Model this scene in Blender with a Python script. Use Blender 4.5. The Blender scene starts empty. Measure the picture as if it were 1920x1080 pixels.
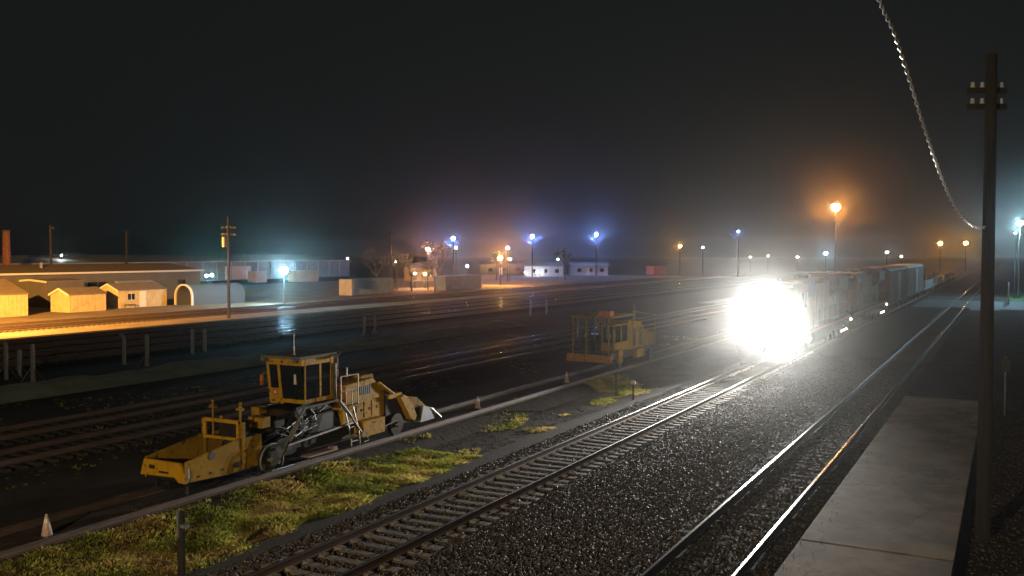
import bpy, bmesh, math, random
import numpy as np
from mathutils import Vector, Matrix

R = math.radians
random.seed(7)
rng = np.random.default_rng(11)
SC = bpy.context.scene
COL = SC.collection

# ---------------------------------------------------------------- camera
# metres: +Y runs along the tracks, +X across them, z = 0 is the top of the ties
F_PX, VPX, HZ, CAM_Z = 1756.0, 1893.0, 475.0, 6.18
PITCH = math.atan((540 - HZ) / F_PX)
YAW = math.atan2(VPX - 960, F_PX * math.cos(PITCH) + (540 - HZ) * math.sin(PITCH))
cam = bpy.data.cameras.new('camera')
cam.sensor_width = 36.0
cam.lens = 36.0 * F_PX / 1920.0
cam.clip_start, cam.clip_end = 0.1, 6000
cam_ob = bpy.data.objects.new('camera', cam)
cam_ob.location = (0, 0, CAM_Z)
cam_ob.rotation_euler = (math.pi / 2 - PITCH, 0, YAW)
COL.objects.link(cam_ob)
SC.camera = cam_ob

# ---------------------------------------------------------------- night sky, exposure
w = bpy.data.worlds.new('World'); SC.world = w; w.use_nodes = True
bg = w.node_tree.nodes['Background']
bg.inputs[0].default_value = (0.75, 0.86, 0.86, 1)
bg.inputs[1].default_value = 0.0105
SC.view_settings.view_transform = 'Standard'
SC.view_settings.look = 'None'
SC.view_settings.gamma = 1.0
SC.view_settings.use_curve_mapping = False
SC.view_settings.exposure = 0.0
SC.cycles.use_denoising = True
SC.cycles.volume_bounces = 0
SC.cycles.max_bounces = 5
SC.cycles.use_light_tree = True
HAZE_DENSITY = 0.00055
HEAD_POWER = 38000.0          # one locomotive headlight pair, watts as Blender counts them
DITCH_POWER = 17000.0

# ---------------------------------------------------------------- helpers
_fh = Vector((-math.sin(YAW), math.cos(YAW), 0)); _rt = Vector((math.cos(YAW), math.sin(YAW), 0)); _uz = Vector((0, 0, 1))
_fw = _fh * math.cos(PITCH) - _uz * math.sin(PITCH); _up = _fh * math.sin(PITCH) + _uz * math.cos(PITCH)
CAM = Vector((0, 0, CAM_Z))
def at(px, py, Z):                      # survey of the photograph: bearing and distance -> place
    return CAM + (_rt * ((px - 960) / F_PX) + _up * ((540 - py) / F_PX) + _fw) * Z
def ground_at(px, py, z=-0.3):
    d = _rt * (px - 960) + _up * (540 - py) + _fw * F_PX
    return CAM + d * ((z - CAM_Z) / d.z)

class MB:
    def __init__(s): s.v = []; s.f = []; s.m = []
    def add(s, vs, fs, mi=0):
        o = len(s.v); s.v += [tuple(q) for q in vs]
        for f in fs: s.f.append(tuple(i + o for i in f)); s.m.append(mi)
        return s
    def box(s, c, d, rot=None, mi=0):
        x, y, z = (k / 2 for k in d)
        vs = [Vector((a * x, b * y, e * z)) for e in (-1, 1) for a, b in ((-1, -1), (1, -1), (1, 1), (-1, 1))]
        if rot is not None: vs = [rot @ q for q in vs]
        vs = [q + Vector(c) for q in vs]
        return s.add(vs, [(3, 2, 1, 0), (4, 5, 6, 7), (0, 1, 5, 4), (1, 2, 6, 5), (2, 3, 7, 6), (3, 0, 4, 7)], mi)
    def lohi(s, a, b, mi=0):
        return s.box([(p + q) / 2 for p, q in zip(a, b)], [abs(q - p) for p, q in zip(a, b)], None, mi)
    def prism(s, poly, axis, a, b, mi=0):
        n = len(poly)
        def P(u, v, k): return {'x': (k, u, v), 'y': (u, k, v), 'z': (u, v, k)}[axis]
        vs = [P(u, v, a) for u, v in poly] + [P(u, v, b) for u, v in poly]
        fs = [tuple(range(n)), tuple(range(2 * n - 1, n - 1, -1))] + [(i + n, (i + 1) % n + n, (i + 1) % n, i) for i in range(n)]
        return s.add(vs, fs, mi)
    def cyl(s, p0, p1, r0, r1=None, n=10, mi=0, cap=True):
        r1 = r0 if r1 is None else r1
        p0, p1 = Vector(p0), Vector(p1); d = (p1 - p0).normalized()
        a = d.orthogonal().normalized(); b = d.cross(a)
        vs = [p + (a * math.cos(t) + b * math.sin(t)) * r for p, r in ((p0, r0), (p1, r1)) for t in (2 * math.pi * i / n for i in range(n))]
        fs = [(i, (i + 1) % n, (i + 1) % n + n, i + n) for i in range(n)]
        if cap: fs += [tuple(range(n - 1, -1, -1)), tuple(range(n, 2 * n))]
        return s.add(vs, fs, mi)
    def tube(s, pts, r, n=6, mi=0):
        pts = [Vector(p) for p in pts]; rs = r if isinstance(r, (list, tuple)) else [r] * len(pts)
        vs = []; a = None
        for i, p in enumerate(pts):
            d = (pts[min(i + 1, len(pts) - 1)] - pts[max(i - 1, 0)]).normalized()
            a = d.orthogonal().normalized() if a is None else (a - d * a.dot(d)).normalized()
            b = d.cross(a)
            vs += [p + (a * math.cos(2 * math.pi * k / n) + b * math.sin(2 * math.pi * k / n)) * rs[i] for k in range(n)]
        fs = [(i * n + k, i * n + (k + 1) % n, (i + 1) * n + (k + 1) % n, (i + 1) * n + k) for i in range(len(pts) - 1) for k in range(n)]
        fs += [tuple(range(n - 1, -1, -1)), tuple(range((len(pts) - 1) * n, len(pts) * n))]
        return s.add(vs, fs, mi)
    def ball(s, c, r, n=8, m=5, mi=0, sc=(1, 1, 1)):
        c = Vector(c); vs = [c + Vector((0, 0, -r * sc[2]))]
        for j in range(1, m):
            t = -math.pi / 2 + math.pi * j / m
            for i in range(n):
                q = 2 * math.pi * i / n
                vs.append(c + Vector((math.cos(t) * math.cos(q) * sc[0], math.cos(t) * math.sin(q) * sc[1], math.sin(t) * sc[2])) * r)
        vs.append(c + Vector((0, 0, r * sc[2]))); L = len(vs) - 1
        fs = [(0, 1 + (i + 1) % n, 1 + i) for i in range(n)]
        for j in range(m - 2):
            b = 1 + j * n
            fs += [(b + i, b + (i + 1) % n, b + n + (i + 1) % n, b + n + i) for i in range(n)]
        b = 1 + (m - 2) * n
        fs += [(b + i, b + (i + 1) % n, L) for i in range(n)]
        return s.add(vs, fs, mi)
    def mesh(s, name, mats, smooth=False, bevel=0):
        me = bpy.data.meshes.new(name); me.from_pydata(s.v, [], s.f)
        for q in (mats if isinstance(mats, (list, tuple)) else [mats]): me.materials.append(q)
        me.polygons.foreach_set('material_index', s.m)
        if smooth: me.polygons.foreach_set('use_smooth', [True] * len(s.f))
        me.update()
        bm = bmesh.new(); bm.from_mesh(me)
        bmesh.ops.recalc_face_normals(bm, faces=bm.faces)
        if bevel:
            es = [e for e in bm.edges if len(e.link_faces) == 2 and e.calc_face_angle(0) > 0.5]
            bmesh.ops.bevel(bm, geom=es, offset=bevel, segments=1, affect='EDGES', clamp_overlap=True)
        bm.to_mesh(me); bm.free()
        return me
    def build(s, name, mats, parent=None, smooth=False, bevel=0, **kw):
        return link(name, s.mesh(name, mats, smooth, bevel), parent, **kw)

def link(name, me, parent=None, loc=None, label=None, cat=None, group=None, kind=None, rz=0):
    o = bpy.data.objects.new(name, me); COL.objects.link(o)
    if parent is not None: o.parent = parent
    if loc is not None: o.location = loc
    if rz: o.rotation_euler.z = rz
    if label: o['label'] = label
    if cat: o['category'] = cat
    if group: o['group'] = group
    if kind: o['kind'] = kind
    return o
def thing(name, label, cat, loc=(0, 0, 0), rz=0, group=None, kind=None):
    return link(name, None, None, loc, label, cat, group, kind, rz)
def copy_tree(o, parent=None):
    c = o.copy(); COL.objects.link(c); c.parent = parent
    for ch in list(o.children): copy_tree(ch, c)
    return c

# ---------------------------------------------------------------- materials
def mat(name, col, rough=0.6, metal=0.0, col2=None, scale=6.0, mixlo=0.35, mixhi=0.65, bump=0.0, bscale=30.0, bdist=0.02, rnd=0.0, stretch=None, spec=0.5, detail=6.0):
    m = bpy.data.materials.new(name); m.use_nodes = True
    nt = m.node_tree; N = nt.nodes; L = nt.links; P = N['Principled BSDF']
    P.inputs['Base Color'].default_value = (*col, 1); P.inputs['Roughness'].default_value = rough; P.inputs['Metallic'].default_value = metal
    P.inputs['Specular IOR Level'].default_value = spec
    out = None
    if col2 or bump:
        tc = N.new('ShaderNodeTexCoord'); src = tc.outputs['Object']
        if stretch:
            mp = N.new('ShaderNodeMapping'); mp.inputs['Scale'].default_value = stretch; L.new(src, mp.inputs[0]); src = mp.outputs[0]
    if col2:
        nz = N.new('ShaderNodeTexNoise'); nz.inputs['Scale'].default_value = scale; nz.inputs['Detail'].default_value = detail; nz.inputs['Roughness'].default_value = 0.62
        L.new(src, nz.inputs['Vector'])
        cr = N.new('ShaderNodeValToRGB'); cr.color_ramp.elements[0].position = mixlo; cr.color_ramp.elements[1].position = mixhi
        cr.color_ramp.elements[0].color = (*col, 1); cr.color_ramp.elements[1].color = (*col2, 1)
        L.new(nz.outputs['Fac'], cr.inputs[0]); out = cr.outputs[0]
    if rnd:
        oi = N.new('ShaderNodeObjectInfo'); mr = N.new('ShaderNodeMapRange'); mr.inputs[3].default_value = 1 - rnd; mr.inputs[4].default_value = 1 + rnd
        L.new(oi.outputs['Random'], mr.inputs[0])
        mx = N.new('ShaderNodeVectorMath'); mx.operation = 'SCALE'; L.new(mr.outputs[0], mx.inputs['Scale'])
        if out: L.new(out, mx.inputs[0])
        else: mx.inputs[0].default_value = col
        out = mx.outputs[0]
    if out: L.new(out, P.inputs['Base Color'])
    if bump:
        bz = N.new('ShaderNodeTexNoise'); bz.inputs['Scale'].default_value = bscale; bz.inputs['Detail'].default_value = 8; bz.inputs['Roughness'].default_value = 0.65
        L.new(src, bz.inputs['Vector'])
        bp = N.new('ShaderNodeBump'); bp.inputs['Strength'].default_value = bump; bp.inputs['Distance'].default_value = bdist
        L.new(bz.outputs['Fac'], bp.inputs['Height']); L.new(bp.outputs[0], P.inputs['Normal'])
    return m
def emit(name, col, s):
    m = bpy.data.materials.new(name); m.use_nodes = True
    P = m.node_tree.nodes['Principled BSDF']
    P.inputs['Base Color'].default_value = (0.02, 0.02, 0.02, 1); P.inputs['Roughness'].default_value = 0.3
    P.inputs['Emission Color'].default_value = (*col, 1); P.inputs['Emission Strength'].default_value = s
    return m
def glass(name, col=(0.01, 0.013, 0.015), rough=0.06):
    return mat(name, col, rough, 0.0, spec=0.8)

M = {}
M['dirt'] = mat('dirt', (0.035, 0.03, 0.026), 0.9, 0, (0.075, 0.062, 0.05), 0.7, 0.3, 0.75, 0.9, 3.0, 0.08, spec=.1)
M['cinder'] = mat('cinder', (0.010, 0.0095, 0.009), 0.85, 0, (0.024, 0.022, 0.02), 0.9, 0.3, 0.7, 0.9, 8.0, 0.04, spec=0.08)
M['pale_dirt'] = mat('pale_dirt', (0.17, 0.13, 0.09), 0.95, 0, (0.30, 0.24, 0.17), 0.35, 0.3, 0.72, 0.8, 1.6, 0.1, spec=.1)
M['gravel_bed'] = mat('gravel_bed', (0.026, 0.023, 0.0205), 0.9, 0, (0.075, 0.066, 0.058), 14, 0.38, 0.68, 1.0, 22, 0.05, spec=.15)
M['stone'] = mat('stone', (0.052, 0.045, 0.041), 0.65, 0, (0.16, 0.135, 0.115), 9.0, 0.42, 0.7, spec=0.1)
M['concrete'] = mat('concrete', (0.26, 0.215, 0.16), 0.8, 0, (0.34, 0.285, 0.215), 0.55, 0.25, 0.75, 0.35, 60, 0.006, spec=0.1)
M['asphalt'] = mat('asphalt', (0.045, 0.045, 0.046), 0.75, 0, (0.07, 0.068, 0.066), 1.2, 0.3, 0.7, 0.3, 60, 0.01)
M['tie'] = mat('tie', (0.055, 0.043, 0.033), 0.8, 0, (0.13, 0.11, 0.088), 5.0, 0.35, 0.7, 0.8, 18, 0.02, rnd=0.35, stretch=(0.4, 3.5, 3.5))
M['old_tie'] = mat('old_tie', (0.032, 0.026, 0.021), 0.9, 0, (0.06, 0.05, 0.042), 5.0, 0.35, 0.7, 0.8, 18, 0.02, rnd=0.3, stretch=(0.4, 3.5, 3.5), spec=.1)
M['dark_tie'] = mat('dark_tie', (0.018, 0.015, 0.012), 0.85, 0, (0.04, 0.034, 0.028), 3)
M['plate'] = mat('plate', (0.34, 0.29, 0.26), 0.4, 0.6, (0.5, 0.44, 0.40), 25, rnd=0.25)
M['rail_head'] = mat('rail_head', (0.42, 0.41, 0.40), 0.24, 1.0, (0.55, 0.54, 0.53), 3, stretch=(8, 0.15, 8))
M['rail_rust'] = mat('rail_rust', (0.085, 0.055, 0.04), 0.6, 0.3, (0.14, 0.10, 0.08), 5, stretch=(3, 0.4, 3))
M['dull_head'] = mat('dull_head', (0.32, 0.29, 0.27), 0.27, 1.0, (0.45, 0.42, 0.40), 2, stretch=(8, 0.15, 8))
M['yellow'] = mat('yellow', (0.50, 0.28, 0.014), 0.65, 0, (0.30, 0.165, 0.014), 3.0, 0.45, 0.8, 0.15, 30, 0.004, spec=.12)
M['yellow2'] = mat('yellow_dusty', (0.36, 0.21, 0.018), 0.75, 0, (0.20, 0.12, 0.02), 2.2, 0.4, 0.75, spec=.1)
M['black'] = mat('black_steel', (0.016, 0.016, 0.017), 0.45, 0.2, (0.035, 0.033, 0.03), 3)
M['grease'] = mat('greasy_steel', (0.04, 0.038, 0.036), 0.35, 0.6, (0.075, 0.066, 0.055), 5)
M['chrome'] = mat('hydraulic_rod', (0.6, 0.6, 0.6), 0.18, 1.0)
M['grey_pipe'] = mat('grey_pipe', (0.25, 0.25, 0.24), 0.45, 0.2, (0.14, 0.13, 0.12), 6)
M['rustpipe'] = mat('rust_pipe', (0.22, 0.11, 0.075), 0.7, 0.1, (0.30, 0.2, 0.16), 6)
M['glass'] = glass('dark_glass')
M['white'] = mat('white_paint', (0.72, 0.72, 0.70), 0.5, 0, (0.6, 0.59, 0.56), 4)
M['red'] = mat('red_paint', (0.5, 0.05, 0.03), 0.5)
M['orange'] = mat('orange_paint', (0.62, 0.2, 0.02), 0.65, 0, (0.42, 0.15, 0.02), 5, spec=.15)
M['wood'] = mat('weathered_wood', (0.11, 0.075, 0.05), 0.85, 0, (0.19, 0.13, 0.09), 2.0, 0.3, 0.7, 0.5, 20, 0.01, stretch=(6, 6, 0.5))
M['steel'] = mat('galvanised_steel', (0.32, 0.33, 0.34), 0.45, 0.6, (0.24, 0.25, 0.26), 4)
M['dark_steel'] = mat('dark_pole_steel', (0.02, 0.02, 0.02), 0.5, 0.4)

# ---------------------------------------------------------------- the ground
def add_cracks(m, scale=.32, width=.012, dark=.35, stain=.3):
    nt = m.node_tree; N = nt.nodes; L = nt.links; P = N['Principled BSDF']; src = P.inputs['Base Color'].links[0].from_socket
    tc = N.new('ShaderNodeTexCoord'); nz = N.new('ShaderNodeTexNoise'); nz.inputs['Scale'].default_value = 1.6; nz.inputs['Detail'].default_value = 5
    L.new(tc.outputs['Object'], nz.inputs['Vector'])
    ad = N.new('ShaderNodeVectorMath'); ad.operation = 'MULTIPLY_ADD'; ad.inputs[1].default_value = (.9, .9, .9); L.new(nz.outputs['Color'], ad.inputs[0]); L.new(tc.outputs['Object'], ad.inputs[2])
    vo = N.new('ShaderNodeTexVoronoi'); vo.feature = 'DISTANCE_TO_EDGE'; vo.inputs['Scale'].default_value = scale; L.new(ad.outputs[0], vo.inputs['Vector'])
    mr = N.new('ShaderNodeMapRange'); mr.inputs[1].default_value = 0; mr.inputs[2].default_value = width; mr.inputs[3].default_value = dark; mr.inputs[4].default_value = 1; L.new(vo.outputs['Distance'], mr.inputs[0])
    n2 = N.new('ShaderNodeTexNoise'); n2.inputs['Scale'].default_value = .9; n2.inputs['Detail'].default_value = 7; n2.inputs['Roughness'].default_value = .7; L.new(tc.outputs['Object'], n2.inputs['Vector'])
    m2 = N.new('ShaderNodeMapRange'); m2.inputs[1].default_value = .42; m2.inputs[2].default_value = .6; m2.inputs[3].default_value = 1 - stain; m2.inputs[4].default_value = 1.1; L.new(n2.outputs['Fac'], m2.inputs[0])
    mu = N.new('ShaderNodeMath'); mu.operation = 'MULTIPLY'; L.new(mr.outputs[0], mu.inputs[0]); L.new(m2.outputs[0], mu.inputs[1])
    sc_ = N.new('ShaderNodeVectorMath'); sc_.operation = 'SCALE'; L.new(src, sc_.inputs[0]); L.new(mu.outputs[0], sc_.inputs['Scale']); L.new(sc_.outputs[0], P.inputs['Base Color'])
add_cracks(M['concrete'], stain=.42)
def add_wear(m, col=(.035, .022, .014), scale=7.0, lo=.57, hi=.63):
    nt = m.node_tree; N = nt.nodes; L = nt.links; P = N['Principled BSDF']; src = P.inputs['Base Color'].links[0].from_socket
    tc = N.new('ShaderNodeTexCoord'); nz = N.new('ShaderNodeTexNoise'); nz.inputs['Scale'].default_value = scale; nz.inputs['Detail'].default_value = 9; nz.inputs['Roughness'].default_value = .72
    L.new(tc.outputs['Object'], nz.inputs['Vector']); mr = N.new('ShaderNodeMapRange'); mr.inputs[1].default_value = lo; mr.inputs[2].default_value = hi; L.new(nz.outputs['Fac'], mr.inputs[0])
    mx = N.new('ShaderNodeMix'); mx.data_type = 'RGBA'; L.new(mr.outputs[0], mx.inputs[0]); L.new(src, mx.inputs[6]); mx.inputs[7].default_value = (*col, 1); L.new(mx.outputs[2], P.inputs['Base Color'])
add_wear(M['yellow']); add_wear(M['yellow2'], scale=4.0, lo=.55, hi=.64); add_wear(M['orange'], scale=6)

def sheet(name, poly, z, m, cat=None, label=None, kind='structure'):
    mb = MB(); mb.add([(x, y, z) for x, y in poly], [tuple(range(len(poly)))])
    return mb.build(name, m, kind=kind, label=label)
def rect(x0, x1, y0, y1): return [(x0, y0), (x1, y0), (x1, y1), (x0, y1)]
GZ = -0.30
sheet('ground', rect(-1300, 700, -300, 1500), GZ, M['dirt'], label='dark bare dirt ground across the rail yard')
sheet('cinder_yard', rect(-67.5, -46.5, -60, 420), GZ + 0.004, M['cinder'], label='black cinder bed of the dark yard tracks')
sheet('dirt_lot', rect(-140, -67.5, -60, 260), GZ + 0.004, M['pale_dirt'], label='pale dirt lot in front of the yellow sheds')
sheet('crossing_road', rect(-36, 30, 119, 143), GZ + 0.006, M['asphalt'], label='asphalt road crossing the tracks beyond the platform')

# ballast bed under the two near tracks, with a shoulder and an uneven surface
def heightfield(name, xs, ys, zf, m, **kw):
    vs = [(x, y, zf(i, j, x, y)) for j, y in enumerate(ys) for i, x in enumerate(xs)]
    n = len(xs)
    fs = [(j * n + i, j * n + i + 1, (j + 1) * n + i + 1, (j + 1) * n + i) for j in range(len(ys) - 1) for i in range(n - 1)]
    mb = MB(); mb.v = vs; mb.f = fs; mb.m = [0] * len(fs)
    return mb.build(name, m, smooth=True, **kw)
xs = [-14.9, -14.3, -13.75] + list(np.linspace(-13.5, -4.1, 26)) + [-3.86]
def bed_z(i, j, x, y):
    if x < -14.6: return GZ + 0.006
    if x < -14: return GZ + 0.11
    if x < -13.6: return GZ + 0.2
    return -0.055 - 0.03 * (0.5 + 0.5 * math.sin(x * 2.1 + 0.4 * math.sin(y))) * (1 if -9.9 < x < -7.1 else 0.25) + random.uniform(-.012, .012)
heightfield('ballast_bed', xs, list(np.arange(4, 62, 0.5)) + list(np.arange(62, 118, 4)) + [118.5], bed_z, M['gravel_bed'], kind='structure', label='dark stone ballast bed under the two near tracks')
sheet('ballast_far', rect(-14.6, -3.2, 143.5, 600), GZ + 0.012, M['gravel_bed'], label='ballast strip carrying the tracks on beyond the road crossing')

# loose ballast stones: far too many to count
def stones(name, n, sampler, m, label, smin=0.022, smax=0.05):
    P = sampler(n); k = len(P)
    base = np.array([(1, 0, 0), (0, 1, 0), (-1, 0, 0), (0, -1, 0), (0, 0, 0.8), (0, 0, -0.8)], float)
    tri = np.array([(0, 1, 4), (1, 2, 4), (2, 3, 4), (3, 0, 4), (1, 0, 5), (2, 1, 5), (3, 2, 5), (0, 3, 5)])
    V = base[None] * rng.uniform(0.55, 1.25, (k, 6, 1)) + rng.normal(0, 0.16, (k, 6, 3))
    s = rng.uniform(smin, smax, (k, 1, 1)) * np.where(rng.random((k, 1, 1)) < .06, 1.5, 1.0)
    V *= s * rng.uniform(0.7, 1.2, (k, 1, 3))
    a, b = rng.uniform(0, 6.28, k), rng.normal(0, .5, k)
    ca, sa, cb, sb = np.cos(a), np.sin(a), np.cos(b), np.sin(b)
    x, y, z = V[..., 0], V[..., 1], V[..., 2]
    y, z = y * cb[:, None] - z * sb[:, None], y * sb[:, None] + z * cb[:, None]
    x, y = x * ca[:, None] - y * sa[:, None], x * sa[:, None] + y * ca[:, None]
    V = np.stack([x, y, z], -1) + P[:, None, :]
    T = (tri[None] + 6 * np.arange(k)[:, None, None]).reshape(-1, 3)
    me = bpy.data.meshes.new(name)
    me.vertices.add(k * 6); me.vertices.foreach_set('co', V.reshape(-1).astype(np.float32))
    me.loops.add(k * 24); me.loops.foreach_set('vertex_index', T.reshape(-1).astype(np.int32))
    me.polygons.add(k * 8); me.polygons.foreach_set('loop_start', np.arange(0, k * 24, 3, dtype=np.int32))
    me.polygons.foreach_set('loop_total', np.full(k * 8, 3, np.int32))
    me.materials.append(m); me.update(calc_edges=True); me.validate()
    return link(name, me, kind='stuff', label=label)
TIE_PITCH, TIE_W, TIE_L = 0.5, 0.215, 2.55
T1, T2, T3 = -11.70, -5.20, -18.65
def ballast_sampler(n):
    y = 11.5 + 48 * rng.random(n * 2) ** 1.75
    x = rng.uniform(-14.1, -3.95, n * 2)
    z = np.where(x < -13.5, -0.06 + (x + 13.5) * 0.33, -0.06)
    keep = np.ones(n * 2, bool)
    for t, off in ((T1, 0.0), (T2, 0.2)):
        ph = (y - off) % TIE_PITCH
        on_tie = (np.abs(x - t) < TIE_L / 2) & ((ph < TIE_W / 2 + .01) | (ph > TIE_PITCH - TIE_W / 2 - .01))
        keep &= ~(on_tie & (rng.random(n * 2) < (0.985 if t == T1 else .8)))
        z = np.where(on_tie, 0.012 if t == T1 else -0.02, z)
        inside = np.abs(x - t) < 1.35
        z = np.where(inside & ~on_tie, z - 0.012, z)
        for s in (-.7525, .7525): keep &= np.abs(x - t - s) > 0.09
    near = np.exp(-((x + 8.5) / 1.7) ** 2)
    z = z + near * 0.0
    P = np.stack([x, y, z + rng.uniform(-.02, .03, n * 2)], -1)[keep]
    return P[:n]
stones('ballast_stones', 120000, ballast_sampler, M['stone'], 'loose grey ballast stones strewn between the near tracks')
def scatter_sampler(n):
    y = 12 + 45 * rng.random(n) ** 1.4; x = rng.uniform(-17.8, -13.8, n)
    return np.stack([x, y, np.full(n, GZ + .01)], -1)
stones('gravel_scatter', 5000, scatter_sampler, M['stone'], 'scattered gravel on the dirt beside the parked machines', 0.012, 0.035)

# ---------------------------------------------------------------- tracks
RAIL_H = 0.18
def rail_mesh(y0, y1, mats, name='rail'):
    h = [(-.036, 0.0), (.036, 0.0)]
    prof = [(-.07, .0), (.07, .0), (.07, .014), (.012, .035), (.01, .125), (.036, .14), (.036, .172), (.028, .18), (-.028, .18), (-.036, .172), (-.036, .14), (-.01, .125), (-.012, .035), (-.07, .014)]
    ys = [y0]
    while ys[-1] < y1: ys.append(min(ys[-1] + (4 if ys[-1] < 70 else 20), y1))
    mb = MB(); n = len(prof)
    dz = [random.uniform(-.003, .003) for _ in ys]
    for k, y in enumerate(ys): mb.v += [(px, y, pz + dz[k]) for px, pz in prof]
    for k in range(len(ys) - 1):
        for i in range(n):
            mb.f.append((k * n + i, k * n + (i + 1) % n, (k + 1) * n + (i + 1) % n, (k + 1) * n + i)); mb.m.append(0 if 6 <= i <= 9 or i in (5,) and False else 1)
    mb.f.append(tuple(range(n))); mb.m.append(1)
    return mb.mesh(name, mats)
def tie_mesh(k):
    mb = MB(); r = random.Random(k)
    L, W, H = TIE_L / 2 + r.uniform(-.04, .04), TIE_W / 2, 0.17
    n = 6
    for j in range(n + 1):
        x = -L + 2 * L * j / n; wob = r.uniform(-.008, .008); dz = r.uniform(-.012, .004); c = r.uniform(.004, .018)
        mb.v += [(x, -W + wob, -H), (x, -W + wob, -c + dz), (x, -W + c + wob, dz), (x, W - c + wob, dz), (x, W + wob, -c + dz), (x, W + wob, -H)]
    for j in range(n):
        for i in range(5): mb.f.append((j * 6 + i, j * 6 + i + 1, j * 6 + i + 7, j * 6 + i + 6)); mb.m.append(0)
    mb.f += [tuple(range(6)), tuple(range(n * 6 + 5, n * 6 - 1, -1))]; mb.m += [0, 0]
    return mb.mesh('tie', M['tie'])
TIES = [tie_mesh(k) for k in range(7)]
OLD_TIES = []
for me_ in TIES: q = me_.copy(); q.materials.clear(); q.materials.append(M['old_tie']); OLD_TIES.append(q)
pm = MB(); pm.box((0, 0, .018), (.42, .2, .034)); pm.box((-.1, -.06, .03), (.03, .03, .03)); pm.box((.1, .06, .03), (.03, .03, .03)); pm.box((.1, -.05, .03), (.03, .03, .03)); pm.box((-.1, .055, .03), (.03, .03, .03))
PLATE = pm.mesh('tie_plate', M['plate'])
def track(label, xc, y0, y1, tie0=None, tie1=None, off=0.0, heads='rail_head', far_ties=None, z=0.0, plates=True, sink=0.0, ties=None):
    t = thing('railway_track', label, None, (xc, 0, z), kind='structure')
    for s in (-.7525, .7525):
        o = link('rail', rail_mesh(y0, y1, [M[heads], M['rail_rust']]), t); o.location = (s, 0, 0.0)
    if tie0 is not None:
        k = math.ceil((tie0 - off) / TIE_PITCH)
        while off + k * TIE_PITCH < tie1:
            y = off + k * TIE_PITCH; k += 1
            o = link('tie', random.choice(ties or TIES), t, (random.uniform(-.05, .05), y + random.uniform(-.02, .02), random.uniform(-.018, 0.0) - .005 - sink * random.uniform(.6, 1.2)))
            o.rotation_euler = (0, 0, random.uniform(-.025, .025) + (math.pi if random.random() < .5 else 0))
            if plates:
                flip = -1 if abs(o.rotation_euler.z) > 1 else 1
                for s in (-.7525, .7525):
                    link('tie_plate', PLATE, o, (s * flip, 0, 0.0))
    if far_ties:
        mb = MB(); y = far_ties[0]
        while y < far_ties[1]:
            mb.box((random.uniform(-.04, .04), y, -.08 + random.uniform(-.02, 0)), (TIE_L, TIE_W, .16)); y += far_ties[2]
        mb.build('tie_row', M['tie' if heads == 'rail_head' else 'dark_tie'], t, kind='stuff')
    return t
track('lit railway track that the locomotive stands on', T1, 6, 560, 12.5, 61.0, 0.0, far_ties=(61.0, 150, .5))
track('railway track with bright rails along the concrete platform', T2, 6, 560, 14.5, 58.0, 0.2, far_ties=(58.2, 118.5, .5), plates=False, sink=.035, ties=OLD_TIES)
track('grass-grown siding under the yellow track machines', T3, 4, 200, None, None, heads='dull_head', z=0)
track('dark yard track just behind the yellow ballast regulator', -27.3, 8, 300, None, None, heads='dull_head', far_ties=(10, 90, .52), z=-.2)
track('second dark yard track behind the ballast regulator', -31.0, 10, 300, None, None, heads='dull_head', far_ties=(12, 90, .52), z=-.2)
for lab, x in (('dark yard track beside the braced steel posts', -50.3), ('dark yard track second beyond the braced steel posts', -54.3), ('dark yard track third beyond the braced steel posts', -58.4), ('dark yard track at the edge of the pale dirt', -62.6)):
    track(lab, x, 20, 340, None, None, heads='dull_head', far_ties=(22, 150, .55), z=-.2)
track('yard track in the orange-lit dirt by the utility pole', -73.6, 30, 300, None, None, heads='dull_head', far_ties=(30, 150, .55), z=-.22)
track('yard track in the orange-lit dirt nearer the sheds', -78.0, 30, 300, None, None, heads='dull_head', far_ties=(30, 150, .55), z=-.22)

# ---------------------------------------------------------------- platform
pl = thing('platform', 'bare concrete station platform beside the near track', 'platform', (0, 0, 0), kind='structure')
ys = [4, 12.3, 20.1, 27.7, 35.4, 42.6]
for a, b in zip(ys[:-1], ys[1:]):
    mb = MB(); mb.lohi((-3.80, a + .006, -.45), (-0.85, b - .006, .16 + random.uniform(-.004, .004)))
    mb.build('slab', M['concrete'], pl, bevel=.015)
sheet('side_gravel', rect(-0.84, 30, 2, 118), GZ + .2, M['dirt'], label='rough dirt and gravel verge beyond the platform')
sheet('verge_grass', rect(-0.2, 26, 144, 175), GZ + .03, mat('verge', (0.03, 0.07, 0.02), .9, 0, (0.06, 0.12, 0.03), 1.5, bump=1, bscale=14, bdist=.1), label='green grass verge at the foot of the street lamp')
def verge_sampler(n):
    y = 14 + 40 * rng.random(n) ** 1.5; x = rng.uniform(-0.7, 6, n)
    return np.stack([x, y, np.full(n, GZ + .21)], -1)
stones('verge_stones', 14000, verge_sampler, M['stone'], 'loose gravel on the verge beside the platform', 0.02, 0.05)
def edge_sampler(n):
    y = 12 + 28 * rng.random(n) ** 1.3; x = -3.78 + np.abs(rng.normal(0, .22, n))
    return np.stack([x, y, np.full(n, .168)], -1)
stones('platform_pebbles', 90, edge_sampler, M['stone'], 'few stray pebbles along the platform edge', 0.008, 0.018)

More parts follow.
